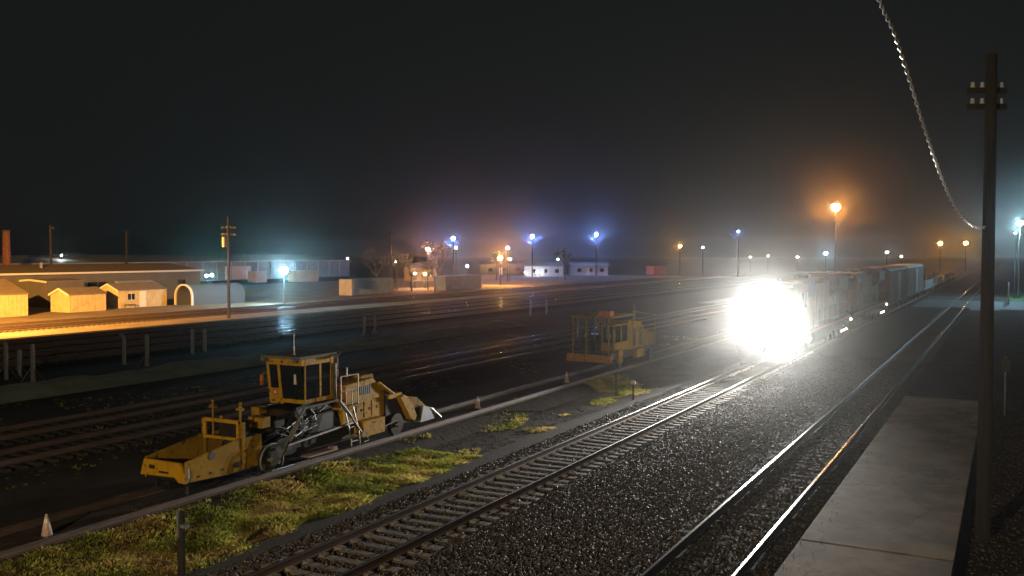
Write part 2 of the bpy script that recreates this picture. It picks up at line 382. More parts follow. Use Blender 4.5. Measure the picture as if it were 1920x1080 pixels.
# ---------------------------------------------------------------- grass
def gz(x): return GZ + .28 * max(0.0, min(1.0, (-16.9 - x) / .55)) if x > -19 else (-.02 if x > -20.3 else GZ)
heightfield('siding_bed', [-20.9, -20.3, -19.6, -18.65, -18.0, -17.45, -16.9], list(np.arange(4, 62, .8)), lambda i, j, x, y: GZ + .003 + (.275 + random.uniform(-.02, .01)) * (0 if i in (0, 6) else 1), M['dirt'], kind='structure', label='raised dirt bed under the regulator siding')
def grass(name, regions, dens, label, hscale=1.0):
    V = []; T = []; MI = []
    for (poly, n) in regions:
        c = 0
        while c < n:
            x, y = poly()
            if x is None: continue
            c += 1
            h0 = random.uniform(.04, .09) * hscale; dv = mnoise.noise((x * .9, y * .7, 9.1)) + random.uniform(-.3, .3); mi = 0 if dv < .0 else (1 if dv < .3 else 2); h0 *= .55 + .9 * max(0, .5 + mnoise.noise((x * 1.3, y * 1.1, 4.4)))
            for b in range(9):
                a = random.uniform(0, 6.283); r = random.uniform(0, .09); h = h0 * random.uniform(.6, 1.3); lean = random.uniform(.2, 1.1) * h
                bx, by = x + r * math.cos(a), y + r * math.sin(a); a2 = a + random.uniform(-.8, .8); wd = random.uniform(.004, .009)
                dx, dy = -math.sin(a2) * wd, math.cos(a2) * wd; o = len(V)
                V += [(bx - dx, by - dy, gz(x)), (bx + dx, by + dy, gz(x)), (bx + math.cos(a2) * lean * .4, by + math.sin(a2) * lean * .4, gz(x) + h * .65), (bx + math.cos(a2) * lean, by + math.sin(a2) * lean, gz(x) + h)]
                T += [(o, o + 1, o + 2), (o + 1, o + 3, o + 2)]; MI += [mi, mi]
    mb = MB(); mb.v = V; mb.f = T; mb.m = MI
    return mb.build(name, [M['grass1'], M['grass2'], M['grass3']], kind='stuff', label=label)
def leafmat(name, c):
    m = mat(name, c, 0.6, 0, tuple(k * .6 for k in c), 2.0, spec=.2)
    nt = m.node_tree; P = nt.nodes['Principled BSDF']; src = P.inputs['Base Color'].links[0].from_socket
    tr = nt.nodes.new('ShaderNodeBsdfTranslucent'); mx = nt.nodes.new('ShaderNodeMixShader'); mx.inputs[0].default_value = .55
    hs = nt.nodes.new('ShaderNodeVectorMath'); hs.operation = 'MULTIPLY'; hs.inputs[1].default_value = (1.9, 1.9, 1.2)
    nt.links.new(src, hs.inputs[0]); nt.links.new(hs.outputs[0], tr.inputs[0])
    nt.links.new(P.outputs[0], mx.inputs[1]); nt.links.new(tr.outputs[0], mx.inputs[2]); nt.links.new(mx.outputs[0], nt.nodes['Material Output'].inputs[0])
    return m
M['grass1'] = leafmat('grass_green', (0.18, 0.20, 0.045)); M['grass2'] = leafmat('grass_yellow', (0.36, 0.31, 0.08)); M['grass3'] = leafmat('grass_dry', (0.38, 0.28, 0.14))
from mathutils import noise as mnoise
def patch():
    y = random.uniform(9.5, 25.6); x = random.uniform(-17.6, -13.55)
    edge = -13.75 - .35 * mnoise.noise((y * .9, 3.1, 0)) - max(0, (y - 20)) * .10
    if x > edge: return None, None
    lo = -17.7 + max(0, y - 19) * .10
    if x < lo: return None, None
    nv = mnoise.noise((x * .8, y * .55, 1.7)) + .5 * mnoise.noise((x * 2.6, y * 2.2, 7.7))
    if nv < random.uniform(-.75, .12): return None, None
    return x, y
def patch2():
    a = random.uniform(0, 6.28); r = math.sqrt(random.random())
    x, y = -17.1 + 1.1 * r * math.cos(a), 42.6 + 2.2 * r * math.sin(a)
    return (x, y) if mnoise.noise((x, y, 2)) > -.35 else (None, None)
def patch3():
    y = random.uniform(14, 44); x = -15.7 + random.gauss(0, .9)
    return (x, y) if mnoise.noise((x * .7, y * .3, 5)) > .08 else (None, None)
def patch4():
    x, y = random.uniform(-41, -20.5), random.uniform(12, 70)
    return (x, y) if mnoise.noise((x * .25, y * .2, 3)) > .1 else (None, None)
grass('grass', [(patch, 20000), (patch2, 1100), (patch4, 1600), (patch3, 1800)], 1, 'clumpy green and straw-yellow grass strip beside the regulator siding')
def berm_z(i, j, x, y): return GZ + [0, .22, .34, .3, .18, 0][i] * (1 + .25 * math.sin(y * .7) + .2 * math.sin(y * 1.9)) + .003
heightfield('grass_bank', [-42.4, -41.6, -40.8, -40.0, -39.2, -38.2], list(np.arange(18, 76, 1.0)), berm_z, mat('pale_bank', (0.2, 0.25, 0.2), .95, 0, (0.34, 0.38, 0.31), .6, bump=.8, bscale=5, bdist=.1, spec=.1), kind='structure', label='low pale green bank in front of the braced posts')

# ---------------------------------------------------------------- ballast regulator (yellow, on the siding)
def rail_wheel(mb, x, y, r=.36, s=1, mi=0):
    mb.cyl((x - .05, y, r), (x + .05, y, r), r, n=20, mi=mi); mb.cyl((x - s * .075, y, r), (x - s * .05, y, r), r + .03, n=20, mi=mi)
rg = thing('ballast_regulator', 'yellow ballast regulator with tall glass cab and front plow', 'track machine', (T3 + .05, 16.4, RAIL_H))
Z = lambda z: z - RAIL_H                 # heights below are above the tie tops
# front plow: open wedge trough
mb = MB()
mb.prism([(-.80, Z(.58)), (-.66, Z(1.0)), (.62, Z(1.0)), (.80, Z(.50)), (.55, Z(.50)), (.42, Z(.62))], 'y', 0, .09)
plow = mb.build('plow_front', M['yellow'], rg, bevel=.012)
for sx in (-1, 1):
    mb = MB(); mb.prism([(.09, Z(.5)), (.09, Z(1.0)), (1.95, Z(1.28)), (2.75, Z(1.28)), (2.75, Z(.45)), (1.5, Z(.42))], 'x', sx * .70 - .03, sx * .70 + .03)
    mb.lohi((sx * .70 - .05, 2.02, Z(.45)), (sx * .70 + .05, 2.12, Z(1.70)))
    mb.tube([(sx * .7, .1, Z(1.0)), (sx * .7, 1.95, Z(1.28))], .028)
    sp = mb.build('plow_side', M['yellow2'], rg, bevel=.006)
    if sx > 0:
        em = MB(); em.cyl((.732, .95, Z(1.02)), (.742, .95, Z(1.02)), .1, n=16); em.build('emblem', mat('emblem_blue', (.05, .06, .09), .5), sp, label='dark round emblem on plow side')
        e2 = MB(); e2.box((.745, 1.85, Z(.62)), (.03, .16, .14)); e2.build('tow_eye', M['black'], sp)
        e3 = MB(); e3.cyl((.78, .1, Z(.86)), (.78, .1, Z(.62)), .03, n=8); e3.box((.76, .08, Z(.58)), (.06, .06, .1)); e3.build('pin', M['steel'], sp)
mb = MB(); mb.add([(-.68, .09, Z(.6)), (.68, .09, Z(.6)), (.68, 2.7, Z(.75)), (-.68, 2.7, Z(.75)), (-.68, .09, Z(.5)), (.68, .09, Z(.5)), (.68, 2.7, Z(.6)), (-.68, 2.7, Z(.6))], [(0, 1, 2, 3), (7, 6, 5, 4), (0, 1, 5, 4), (2, 3, 7, 6), (1, 2, 6, 5), (3, 0, 4, 7)])
mb.build('trough_floor', M['black'], rg)
mb = MB(); mb.box((-.36, -.006, Z(.82)), (.2, .008, .1)); mb.box((.05, -.006, Z(.72)), (.34, .008, .05)); mb.build('warning_mark', mat('dark_decal', (.05, .02, .012), .5), plow)
mb = MB(); mb.box((.2, .2, Z(.42)), (.16, .5, .2)); mb.box((.2, -.1, Z(.4)), (.1, .3, .1)); mb.build('coupler', M['black'], rg)
for x in (-.5, .5): mb = MB(); mb.box((x, .3, Z(.36)), (.08, .1, .4)); mb.build('plow_stop', M['black'], rg)
# upright frame behind the trough and its two marker posts
mb = MB()
for x in (-.6, .6): mb.box((x, 2.0, Z(1.46)), (.08, .08, .56))
mb.box((0, 2.0, Z(1.70)), (1.28, .09, .10)); mb.box((0, 2.0, Z(1.24)), (1.28, .09, .08)); mb.box((0, 2.0, Z(1.79)), (.06, .06, .08))
mb.build('front_frame', M['yellow'], rg, bevel=.01)
mb = MB(); mb.box((.2, 2.03, Z(1.47)), (.62, .02, .36)); mb.build('radiator_screen', M['grease'], rg)
for x in (-.36, .62):
    mb = MB(); mb.cyl((x, 2.06, Z(1.2)), (x, 2.06, Z(2.06)), .028, n=8); mb.box((x, 2.06, Z(2.04)), (.2, .1, .06)); mb.cyl((x, 2.06, Z(2.06)), (x, 2.06, Z(2.14)), .05, .035, n=8); mb.ball((x, 2.06, Z(2.19)), .045)
    mb.build('marker_post', M['yellow2'], rg, smooth=False)
# wheels and under-frame
for y in (2.95, 9.0):
    for s in (-1, 1):
        mb = MB(); rail_wheel(mb, s * .76, y, .36, s); wh = mb.build('wheel', M['grease'], rg)
        h = MB(); h.cyl((s * .81, y, .36), (s * .88, y, .36), .1, .07, n=12); h.build('hub', M['chrome'], wh)
    mb = MB(); mb.cyl((-.76, y, .36), (.76, y, .36), .06); mb.build('axle', M['grease'], rg)
mb = MB(); pts = [(.9, 2.95 + .45 * math.cos(a), .36 + .45 * math.sin(a)) for a in np.linspace(-.5, 3.6, 16)]
mb.tube(pts, .022); mb.build('wheel_guard', M['grey_pipe'], rg)
mb = MB(); mb.lohi((-.62, 2.6, .42), (-.42, 10.6, .72)); mb.lohi((.42, 2.6, .42), (.62, 10.6, .72)); mb.lohi((-.6, 2.6, .5), (.6, 2.8, .8)); mb.lohi((-.6, 6.0, .5), (.6, 6.2, .75)); mb.lohi((-.6, 10.4, .5), (.6, 10.6, .75))
mb.build('frame', M['black'], rg)
# dark central box plow / side wing under the cab, with pipe edges and hydraulics
mb = MB(); mb.prism([(3.1, .28), (4.35, 1.55), (5.75, 1.55), (6.6, .45), (6.3, .25)], 'x', .50, .58); mb.prism([(3.1, .28), (4.35, 1.55), (5.75, 1.55), (6.6, .45), (6.3, .25)], 'x', -.58, -.50); mb.lohi((-.5, 3.6, .5), (.5, 6.1, 1.45))
mb.build('wing_plow', M['black'], rg)
mb = MB(); mb.tube([(.95, 3.15, .22), (.93, 3.6, .85), (.9, 4.3, 1.58), (.88, 5.85, 1.6)], .035); mb.build('wing_pipe', M['grey_pipe'], rg)
mb = MB(); mb.cyl((.93, 5.85, 1.56), (1.0, 6.3, 1.05), .05, n=8); mb.cyl((1.0, 6.3, 1.05), (1.05, 6.75, .5), .028, n=8, mi=1); mb.box((1.05, 6.8, .45), (.1, .1, .14)); mb.build('hydraulic_cylinder', [M['grey_pipe'], M['chrome']], rg)
mb = MB(); mb.cyl((.97, 3.95, 1.25), (.97, 3.6, .78), .045, n=8); mb.ball((.98, 3.98, 1.22), .05); mb.cyl((.97, 3.6, .78), (.97, 3.2, .3), .026, n=8, mi=1); mb.build('hydraulic_cylinder', [M['grey_pipe'], M['chrome']], rg)
mb = MB(); mb.tube([(.6, 4.9, 1.45), (.62, 5.05, 1.3), (.64, 5.1, 1.1)], .02); mb.build('hose', M['chrome'], rg)
mb = MB(); mb.tube([(.9, 3.3, .62), (.9, 6.6, .82)], .04); mb.build('side_rail', M['grey_pipe'], rg)
mb = MB(); mb.box((.95, 4.9, .2), (.3, 1.3, .05)); mb.box((.98, 5.45, .24), (.2, .2, .1)); mb.build('wing_blade', M['rustpipe'], rg)
mb = MB(); mb.box((-.25, 3.7, 1.5), (.3, .35, .28)); mb.box((-.1, 3.95, 1.25), (.5, .4, .3)); mb.cyl((.1, 3.4, 1.2), (.1, 4.2, 1.35), .12); mb.build('valve_block', M['yellow2'], rg, bevel=.02)
# cab
CY0, CY1, CX0, CX1, CB, CT = 4.5, 5.95, -.72, .62, Z(1.80), Z(3.12)
cab = MB()
cab.prism([(CX0, CB), (CX1, CB), (CX1, CB + .12), (CX0, CB + .12)], 'y', CY0 + .15, CY1)
cab.lohi((CX0, CY1 - .1, CB), (CX1, CY1, CT))
for x in (CX0 + .04, CX1 - .04): cab.box((x, CY1 - .06, (CB + CT) / 2), (.1, .14, CT - CB))
cab.lohi((CX1 - .08, CY0 + .82, CB), (CX1 + .004, CY0 + .9, CT))
cab.lohi((CX0, CY0 + .02, CT - .2), (CX1, CY0 + .12, CT)); cab.lohi((CX1 - .06, CY0 + .05, CT - .2), (CX1 + .002, CY1, CT))
cabo = cab.build('cab', M['yellow'], rg, bevel=.008)
fp = MB()                               # slim sloping front panel with its window opening
def slope(z): return CY0 + .16 * (CT - z) / (CT - CB)
for a, b, z0, z1 in ((CX0, CX0 + .5, CB - .05, CB + .42), (CX0, CX0 + .5, CT - .16, CT), (CX0, CX0 + .09, CB + .42, CT - .16), (CX0 + .41, CX0 + .5, CB + .42, CT - .16)):
    fp.add([(a, slope(z0), z0), (b, slope(z0), z0), (b, slope(z1), z1), (a, slope(z1), z1), (a, slope(z0) + .05, z0), (b, slope(z0) + .05, z0), (b, slope(z1) + .05, z1), (a, slope(z1) + .05, z1)], [(0, 1, 2, 3), (7, 6, 5, 4), (0, 4, 5, 1), (1, 5, 6, 2), (2, 6, 7, 3), (3, 7, 4, 0)])
fpo = fp.build('front_panel', M['yellow'], rg)
mb = MB(); z0, z1 = CB + .42, CT - .16
mb.add([(CX0 + .09, slope(z0) + .02, z0), (CX0 + .41, slope(z0) + .02, z0), (CX0 + .41, slope(z1) + .02, z1), (CX0 + .09, slope(z1) + .02, z1)], [(0, 1, 2, 3)]); mb.build('window', M['glass'], fpo)
mb = MB(); zz = CB + .3; mb.box((CX0 + .25, slope(zz) - .005, zz), (.14, .012, .16)); mb.build('warning_sign', M['red'], fpo, label='small red and white warning sign under cab window')
mb = MB(); mb.box((CX0 + .26, slope(zz) - .014, zz), (.07, .008, .09)); mb.build('sign_symbol', M['white'], fpo)
mb = MB(); mb.add([(CX0 + .5, slope(CB + .1) + .02, CB + .1), (CX1 - .03, slope(CB + .1) + .02, CB + .1), (CX1 - .03, slope(CT - .2) + .02, CT - .2), (CX0 + .5, slope(CT - .2) + .02, CT - .2)], [(0, 1, 2, 3)]); mb.build('window', M['glass'], cabo)
for y0, y1 in ((CY0 + .2, CY0 + .82), (CY0 + .9, CY1 - .13)):
    for x in (CX1 - .02, CX0 + .02):
        mb = MB(); mb.lohi((x - .008, y0, CB + .12), (x + .008, y1, CT - .2)); mb.build('window', M['glass'], cabo)
mb = MB(); mb.lohi((CX1 - .03, CY0 + .16, CB), (CX1 + .006, CY0 + .2, CT)); mb.build('door_post', M['yellow2'], cabo)
mb = MB(); mb.prism([(CX0 - .1, CT), (CX1 + .1, CT), (CX1 + .06, CT + .08), (CX0 - .06, CT + .08)], 'y', CY0 - .14, CY1 + .08); ro = mb.build('cab_roof', mat('roof_dusty', (.16, .15, .125), .8, 0, (.1, .095, .08), 3), rg)
for x, y in ((CX0 + .1, CY0 - .16), (CX1 - .1, CY0 - .16), (CX1 + .1, CY1 + .02)):
    mb = MB(); mb.cyl((x, y, CT - .03), (x, y - .09, CT - .03), .075, .06, n=12); mb.build('work_light', M['steel'], ro)
mb = MB(); mb.cyl((.1, CY0 + .3, CT + .08), (.1, CY0 + .3, CT + .85), .012, .006, n=5); mb.ball((.1, CY0 + .3, CT + .1), .04); mb.build('antenna', M['grey_pipe'], ro)
mb = MB(); mb.box((CX0 - .14, CY0 - .02, Z(2.45)), (.1, .06, .3)); mb.tube([(CX0, CY0 + .1, Z(2.7)), (CX0 - .14, CY0, Z(2.62))], .012); mb.build('mirror', M['orange'], rg)
mb = MB(); mb.box((CX1 - .3, CY0 + .1, Z(2.55)), (.08, .05, .36)); mb.build('glass_reflection', M['white'], cabo)  # white bar standing in for a reflection on the front cab glass
mb = MB(); mb.box((.2, CY0 + .7, CB + .28), (.45, .45, .35)); mb.box((.2, CY0 + .95, CB + .6), (.45, .1, .5)); mb.build('operator_seat', M['black'], cabo)
mb = MB(); mb.cyl((CX1 + .03, CY1 + .03, CB - .1), (CX1 + .03, CY1 + .03, CT - .25), .05, n=8); mb.build('intake_pipe', M['black'], rg)
# service platform, hand rails, ladder
mb = MB(); mb.lohi((-.75, 5.95, Z(1.45)), (.85, 7.0, Z(1.52))); mb.build('service_platform', M['yellow2'], rg)
mb = MB()
for y in (6.05, 6.9): mb.tube([(.82, y, Z(1.5)), (.82, y, Z(2.45))], .018)
mb.tube([(.82, 6.05, Z(2.45)), (.82, 6.9, Z(2.45))], .018); mb.tube([(.82, 6.05, Z(2.0)), (.82, 6.9, Z(2.0))], .014); mb.tube([(.82, 6.3, Z(1.5)), (.82, 6.3, Z(2.0))], .014); mb.tube([(.82, 6.6, Z(1.5)), (.82, 6.6, Z(2.0))], .014)
mb.build('hand_rail', M['grey_pipe'], rg)
lad = MB()
for y in (6.2, 6.62): lad.tube([(.84, y, Z(1.48)), (.96, y + .14, Z(.62)), (.97, y + .16, Z(.3))], .022)
lado = lad.build('ladder', M['grey_pipe'], rg)
for k in range(5):
    t = k / 4.6; x = .85 + .12 * t; z = Z(1.3 - 1.0 * t); dy = .03 + .13 * t
    mb = MB(); mb.tube([(x, 6.2 + dy, z), (x, 6.62 + dy, z)], .018); mb.build('rung', M['grey_pipe'], lado)
# engine hood, exhaust, rear
mb = MB(); mb.prism([(6.35, Z(.9)), (6.35, Z(2.12)), (7.9, Z(2.2)), (8.15, Z(1.98)), (8.5, Z(1.75)), (8.5, Z(.9))], 'x', -.68, .66); hood = mb.build('engine_hood', M['yellow'], rg, bevel=.02)
mb = MB(); mb.lohi((.655, 6.6, Z(1.55)), (.68, 7.55, Z(1.58))); mb.lohi((.655, 7.1, Z(1.35)), (.675, 7.16, Z(1.45))); mb.build('hood_seam', M['black'], hood)
mb = MB(); mb.lohi((.66, 6.42, Z(1.6)), (.70, 6.6, Z(2.1))); mb.build('hood_door', M['orange'], hood)
mb = MB()
for k in range(6): mb.lohi((.66, 7.2 + k * .1, Z(1.72)), (.675, 7.26 + k * .1, Z(2.0)))
mb.build('vent_louvre', M['black'], hood)
mb = MB(); mb.cyl((.1, 6.75, Z(2.1)), (.1, 6.75, Z(3.02)), .055, n=10); mb.cyl((.1, 6.75, Z(3.0)), (.16, 6.86, Z(3.1)), .055, .055, n=10); mb.build('exhaust_stack', M['rustpipe'], rg)
mb = MB(); mb.tube([(.3, 7.0, Z(2.15)), (.3, 7.0, Z(2.6)), (.2, 7.0, Z(2.6))], .025); mb.build('breather_pipe', M['grey_pipe'], rg)
mb = MB(); mb.lohi((-.6, 7.5, Z(2.2)), (.5, 8.05, Z(2.3))); mb.cyl((-.5, 8.1, Z(2.22)), (.45, 8.1, Z(2.22)), .09); mb.build('oil_tank', M['yellow2'], rg)
mb = MB(); mb.prism([(8.5, Z(.75)), (8.5, Z(1.75)), (9.1, Z(1.5)), (9.4, Z(1.3)), (9.4, Z(.6))], 'x', -.75, .72); mb.build('brush_box', M['grease'], rg)
mb = MB(); mb.tube([(.7, 8.15, Z(2.0)), (.72, 8.6, Z(1.72)), (.72, 9.0, Z(1.5))], .06, n=8); mb.lohi((.4, 8.6, Z(1.42)), (.8, 9.3, Z(1.56))); mb.build('brush_arm', M['yellow'], rg)
mb = MB(); sh = [(9.05 + .02, Z(1.42)), (9.3, Z(1.5)), (9.6, Z(1.35)), (9.95, Z(.95)), (10.1, Z(.7)), (10.05, Z(.52)), (9.9, Z(.5)), (9.7, Z(.6))]
mb.prism(sh, 'x', -.85, .88); mb.build('brush_hood', M['yellow'], rg, bevel=.04)
mb = MB(); mb.prism([(9.9, Z(1.3)), (10.5, Z(1.22)), (11.2, Z(.75)), (11.2, Z(.5)), (10.3, Z(.5))], 'x', -.6, .6); mb.build('rear_chute', M['yellow2'], rg, bevel=.02)
mb = MB(); mb.prism([(10.5, Z(.35)), (10.7, Z(.9)), (11.4, Z(.72)), (11.5, Z(.35))], 'x', -.55, .74); mb.tube([(.74, 11.2, Z(.75)), (.8, 11.75, Z(.35))], .02); mb.build('rear_skirt', M['steel'], rg)
mb = MB(); mb.lohi((.6, 6.95, Z(.46)), (.98, 8.1, Z(.95))); tb = mb.build('tool_box', M['yellow'], rg, bevel=.015)
mb = MB(); mb.box((.985, 7.55, Z(.86)), (.02, .07, .05)); mb.build('latch', M['black'], tb)
mb = MB(); mb.tube([(.9, 8.1, Z(.6)), (.95, 8.8, Z(.72))], .025); mb.build('step_bracket', M['grey_pipe'], rg)
mb = MB(); mb.tube([(.85, 7.3, Z(.46)), (.85, 7.4, Z(.3)), (.85, 7.15, Z(.28))], .02); mb.build('box_hook', M['grey_pipe'], rg)

hr = random.Random(5)
for k in range(12):                     # hydraulic hoses looping between the plow, the wing and the cab floor
    y0_, y1_ = hr.uniform(2.6, 4.4), hr.uniform(3.6, 6.2); z0_, z1_ = hr.uniform(.5, 1.1), hr.uniform(.9, 1.55); x0_ = hr.uniform(.0, .72)
    mb = MB(); mb.tube([(x0_, y0_, z0_), (x0_ + .08, y0_ * .7 + y1_ * .3, z0_ + hr.uniform(.1, .5)), (x0_ + .1, (y0_ + y1_) / 2, (z0_ + z1_) / 2 - .12), (x0_ * .8, y1_, z1_)], .018, n=5); mb.build('hose', M['black'], rg)
for y, z, w_, h_ in ((2.5, .95, .5, .16), (3.05, 1.2, .34, .3), (3.6, 1.0, .4, .34)):
    mb = MB(); mb.lohi((.1, y - w_ / 2, z), (.62, y + w_ / 2, z + h_)); mb.build('valve_box', M['yellow2'] if z > 1.1 else M['grease'], rg, bevel=.015)
for y in (6.62, 7.02, 7.42, 7.82):
    mb = MB(); mb.lohi((.66, y, Z(1.0)), (.672, y + .33, Z(1.5))); mb.build('side_panel', M['yellow'], hood, bevel=.004)
    mb = MB(); mb.box((.68, y + .28, Z(1.25)), (.02, .03, .08)); mb.build('panel_latch', M['black'], hood)
mb = MB(); mb.tube([(.2, CY0 + .35, CB), (.2, CY0 + .3, CB + .55)], .02); mb.cyl((.2, CY0 + .28, CB + .55), (.2, CY0 + .33, CB + .57), .14, n=12); mb.lohi((-.4, CY0 + .3, CB), (.0, CY0 + .6, CB + .5)); mb.build('control_console', M['grease'], cabo)
for y in (.3, .7, 1.1, 1.5): mb = MB(); mb.box((.735, y + .2, Z(.58 + .02 * y)), (.012, .05, .05)); mb.build('bolt', M['grease'], rg)

# ---------------------------------------------------------------- second track machine, farther along the same siding
M['bumper'] = mat('bumper_paint', (.62, .29, .025), .65, 0, (.4, .17, .02), 4, spec=.15); add_wear(M['bumper'], scale=6)
tm = thing('track_machine', 'yellow open-frame track machine with orange front bumper, nearer the train', 'track machine', (T3 - .3, 44.2, RAIL_H))
mb = MB(); mb.prism([(-1.25, .42), (1.15, .42), (1.2, .55), (1.2, .78), (-1.25, .84), (-1.3, .6)], 'y', -.1, .14); mb.build('bumper', M['bumper'], tm, bevel=.03)
mb = MB(); mb.lohi((-1.0, .14, .5), (1.0, 7.6, .8)); mb.lohi((-1.1, .3, .8), (1.05, 2.2, .88)); mb.build('frame', M['black'], tm)
for x in (-1.05, -.3, .95):
    mb = MB(); mb.tube([(x, .25, .8), (x, .25, 2.75)], .05, n=8); mb.box((x, .25, 1.75), (.16, .14, .16)); mb.build('corner_post', M['yellow2'], tm)
mb = MB(); mb.lohi((-1.15, .1, 2.68), (1.2, 3.2, 2.78)); mb.build('canopy', M['yellow2'], tm)
for x in (-.28, -.08):
    mb = MB(); mb.cyl((x, .06, 2.86), (x, -.06, 2.86), .09, n=12); wl = mb.build('work_light', M['chrome'], tm)
mb = MB(); mb.lohi((.35, .1, 2.78), (1.05, .7, 3.05)); mb.build('air_box', M['orange'], tm, bevel=.02)
mb = MB(); mb.lohi((.25, .9, .88), (1.0, 2.9, 1.35)); mb.lohi((.25, .9, 2.2), (1.0, 2.9, 2.3))
for x, y in ((.3, .95), (.95, .95), (.95, 1.9), (.95, 2.85), (.3, 2.85)): mb.lohi((x - .05, y - .05, 1.3), (x + .05, y + .05, 2.25))
oc = mb.build('operator_cab', M['yellow2'], tm)
for y0_, y1_ in ((1.0, 1.85), (1.95, 2.8)): mb = MB(); mb.lohi((.94, y0_, 1.35), (.955, y1_, 2.2)); mb.build('window', M['glass'], oc)
mb = MB(); mb.lohi((.35, .94, 1.35), (.9, .955, 2.2)); mb.build('window', M['glass'], oc)
mb = MB(); mb.lohi((-1.0, 1.6, .88), (.1, 3.0, 1.7)); mb.build('pump_box', M['grease'], tm, bevel=.02)
for x, y, z in ((-.8, 1.1, 1.9), (-.5, 1.3, 2.1), (.0, 1.2, 1.8), (-.2, .8, 1.3)):
    mb = MB(); mb.tube([(x, y, z), (x + .1, y - .3, z - .4), (x - .05, y - .2, .85)], .035, n=6); mb.build('hose', M['black'], tm)
for x in (-.85, .1, .8): mb = MB(); mb.cyl((x, .4, 2.66), (x, .4, 2.2), .06, n=8); mb.cyl((x, .4, 2.2), (x, .4, 1.6), .03, n=8, mi=1); mb.build('lift_cylinder', [M['grease'], M['chrome']], tm)
mb = MB(); mb.tube([(1.1, 3.2, .9), (1.1, 3.2, 2.9), (1.1, 6.9, 2.5), (1.1, 6.9, .9)], .025); mb.tube([(1.1, 3.2, 1.7), (1.1, 6.9, 1.7)], .02); mb.build('hand_rail', M['yellow2'], tm)
tcu = bpy.data.curves.new('number', 'FONT'); tcu.body = '2'; tcu.size = .34; tcu.extrude = .004; tcu.materials.append(M['yellow'])
nb = bpy.data.objects.new('number', tcu); nm = bpy.data.meshes.new_from_object(nb); bpy.data.objects.remove(nb); nm.materials.clear(); nm.materials.append(M['yellow']); nb = link('number', nm, tm); nb.location = (.86, -.106, .52); nb.rotation_euler = (math.pi / 2, 0, 0)
mb = MB(); mb.lohi((-.7, .5, .9), (-.2, .9, 1.5)); mb.cyl((-.6, .4, 1.6), (-.1, .4, 1.72), .1); mb.cyl((-.75, .4, 1.4), (-.45, .3, 1.95), .04); mb.lohi((.05, .45, .9), (.14, .5, 1.5)); mb.build('control_stand', M['grease'], tm)
mb = MB(); mb.prism([(3.2, .8), (3.2, 2.4), (5.2, 2.2), (5.8, 1.6), (7.4, 1.5), (7.4, .8)], 'x', -.9, .9); eh = mb.build('engine_hood', M['yellow2'], tm, bevel=.03)
for k in range(4):
    mb = MB(); mb.lohi((.9, 3.35 + k * .48, .95), (.915, 3.75 + k * .48, 1.95)); mb.build('side_door', M['grease'] if k % 2 else M['yellow2'], eh)
mb = MB()
for k in range(7): mb.lohi((-.8, 3.19 - .012, 1.0 + k * .18), (.8, 3.19, 1.1 + k * .18))
mb.build('grille', M['black'], eh, kind='stuff')
mb = MB(); mb.tube([(.6, 4.8, 2.1), (.6, 4.8, 3.2)], .07, n=8); mb.build('exhaust_stack', M['rustpipe'], tm)
for a_, b_ in (((1.0, 1.0, .3), (1.2, 1.6, 1.0)), ((1.0, 3.6, .35), (1.25, 4.6, .8))): mb = MB(); mb.lohi(a_, b_); mb.build('work_head', M['yellow2'], tm, bevel=.02)
for y in (1.4, 6.2):
    for s in (-1, 1):
        mb = MB(); rail_wheel(mb, s * .76 + .3, y, .36, s); mb.build('wheel', M['grease'], tm)

# ---------------------------------------------------------------- train
M['loco_yellow'] = mat('loco_yellow', (0.22, 0.145, 0.035), 0.6, 0, (0.13, 0.095, 0.04), 1.2, spec=.2)
M['loco_grey'] = mat('loco_grey', (0.12, 0.125, 0.13), 0.6, 0, (0.08, 0.083, 0.086), 1.5, spec=.2)
M['loco_under'] = mat('loco_under', (0.05, 0.048, 0.046), 0.6, 0.2, (0.085, 0.08, 0.075), 2)
M['lens_head'] = emit('headlight_lens', (1.0, 0.95, 0.86), 900.0)
M['lens_marker'] = emit('step_light_lens', (1.0, 0.88, 0.6), 14.0)
def spot(name, parent, loc, power, size_deg, blend, col, aim=(0, -1, -.06), r=.06):
    l = bpy.data.lights.new(name, 'SPOT'); l.energy = power; l.spot_size = R(size_deg); l.spot_blend = blend; l.color = col; l.shadow_soft_size = r
    o = bpy.data.objects.new(name, l); COL.objects.link(o); o.parent = parent; o.location = loc
    o.rotation_euler = Vector(aim).to_track_quat('-Z', 'Y').to_euler()
    return o
def truck(root, yc, wheels=3, pitch=1.95, r=.53):
    mb = MB(); L = pitch * (wheels - 1) / 2 + .75
    for s in (-1, 1):
        mb.prism([(yc - L, .62), (yc - L, .86), (yc - L * .5, 1.0), (yc + L * .5, 1.0), (yc + L, .86), (yc + L, .62), (yc + L * .45, .5), (yc - L * .45, .5)], 'x', s * 1.0, s * 1.16)
        for k in range(wheels):
            y = yc + (k - (wheels - 1) / 2) * pitch; mb.lohi((s * 1.16, y - .2, .35), (s * 1.28, y + .2, .75))
    mb.lohi((-1.05, yc - .25, .6), (1.05, yc + .25, .9)); t = mb.build('truck', M['loco_under'], root)
    for k in range(wheels):
        y = yc + (k - (wheels - 1) / 2) * pitch
        for s in (-1, 1):
            w_ = MB(); rail_wheel(w_, s * .76, y, r, s); w_.build('wheel', M['grease'], t)
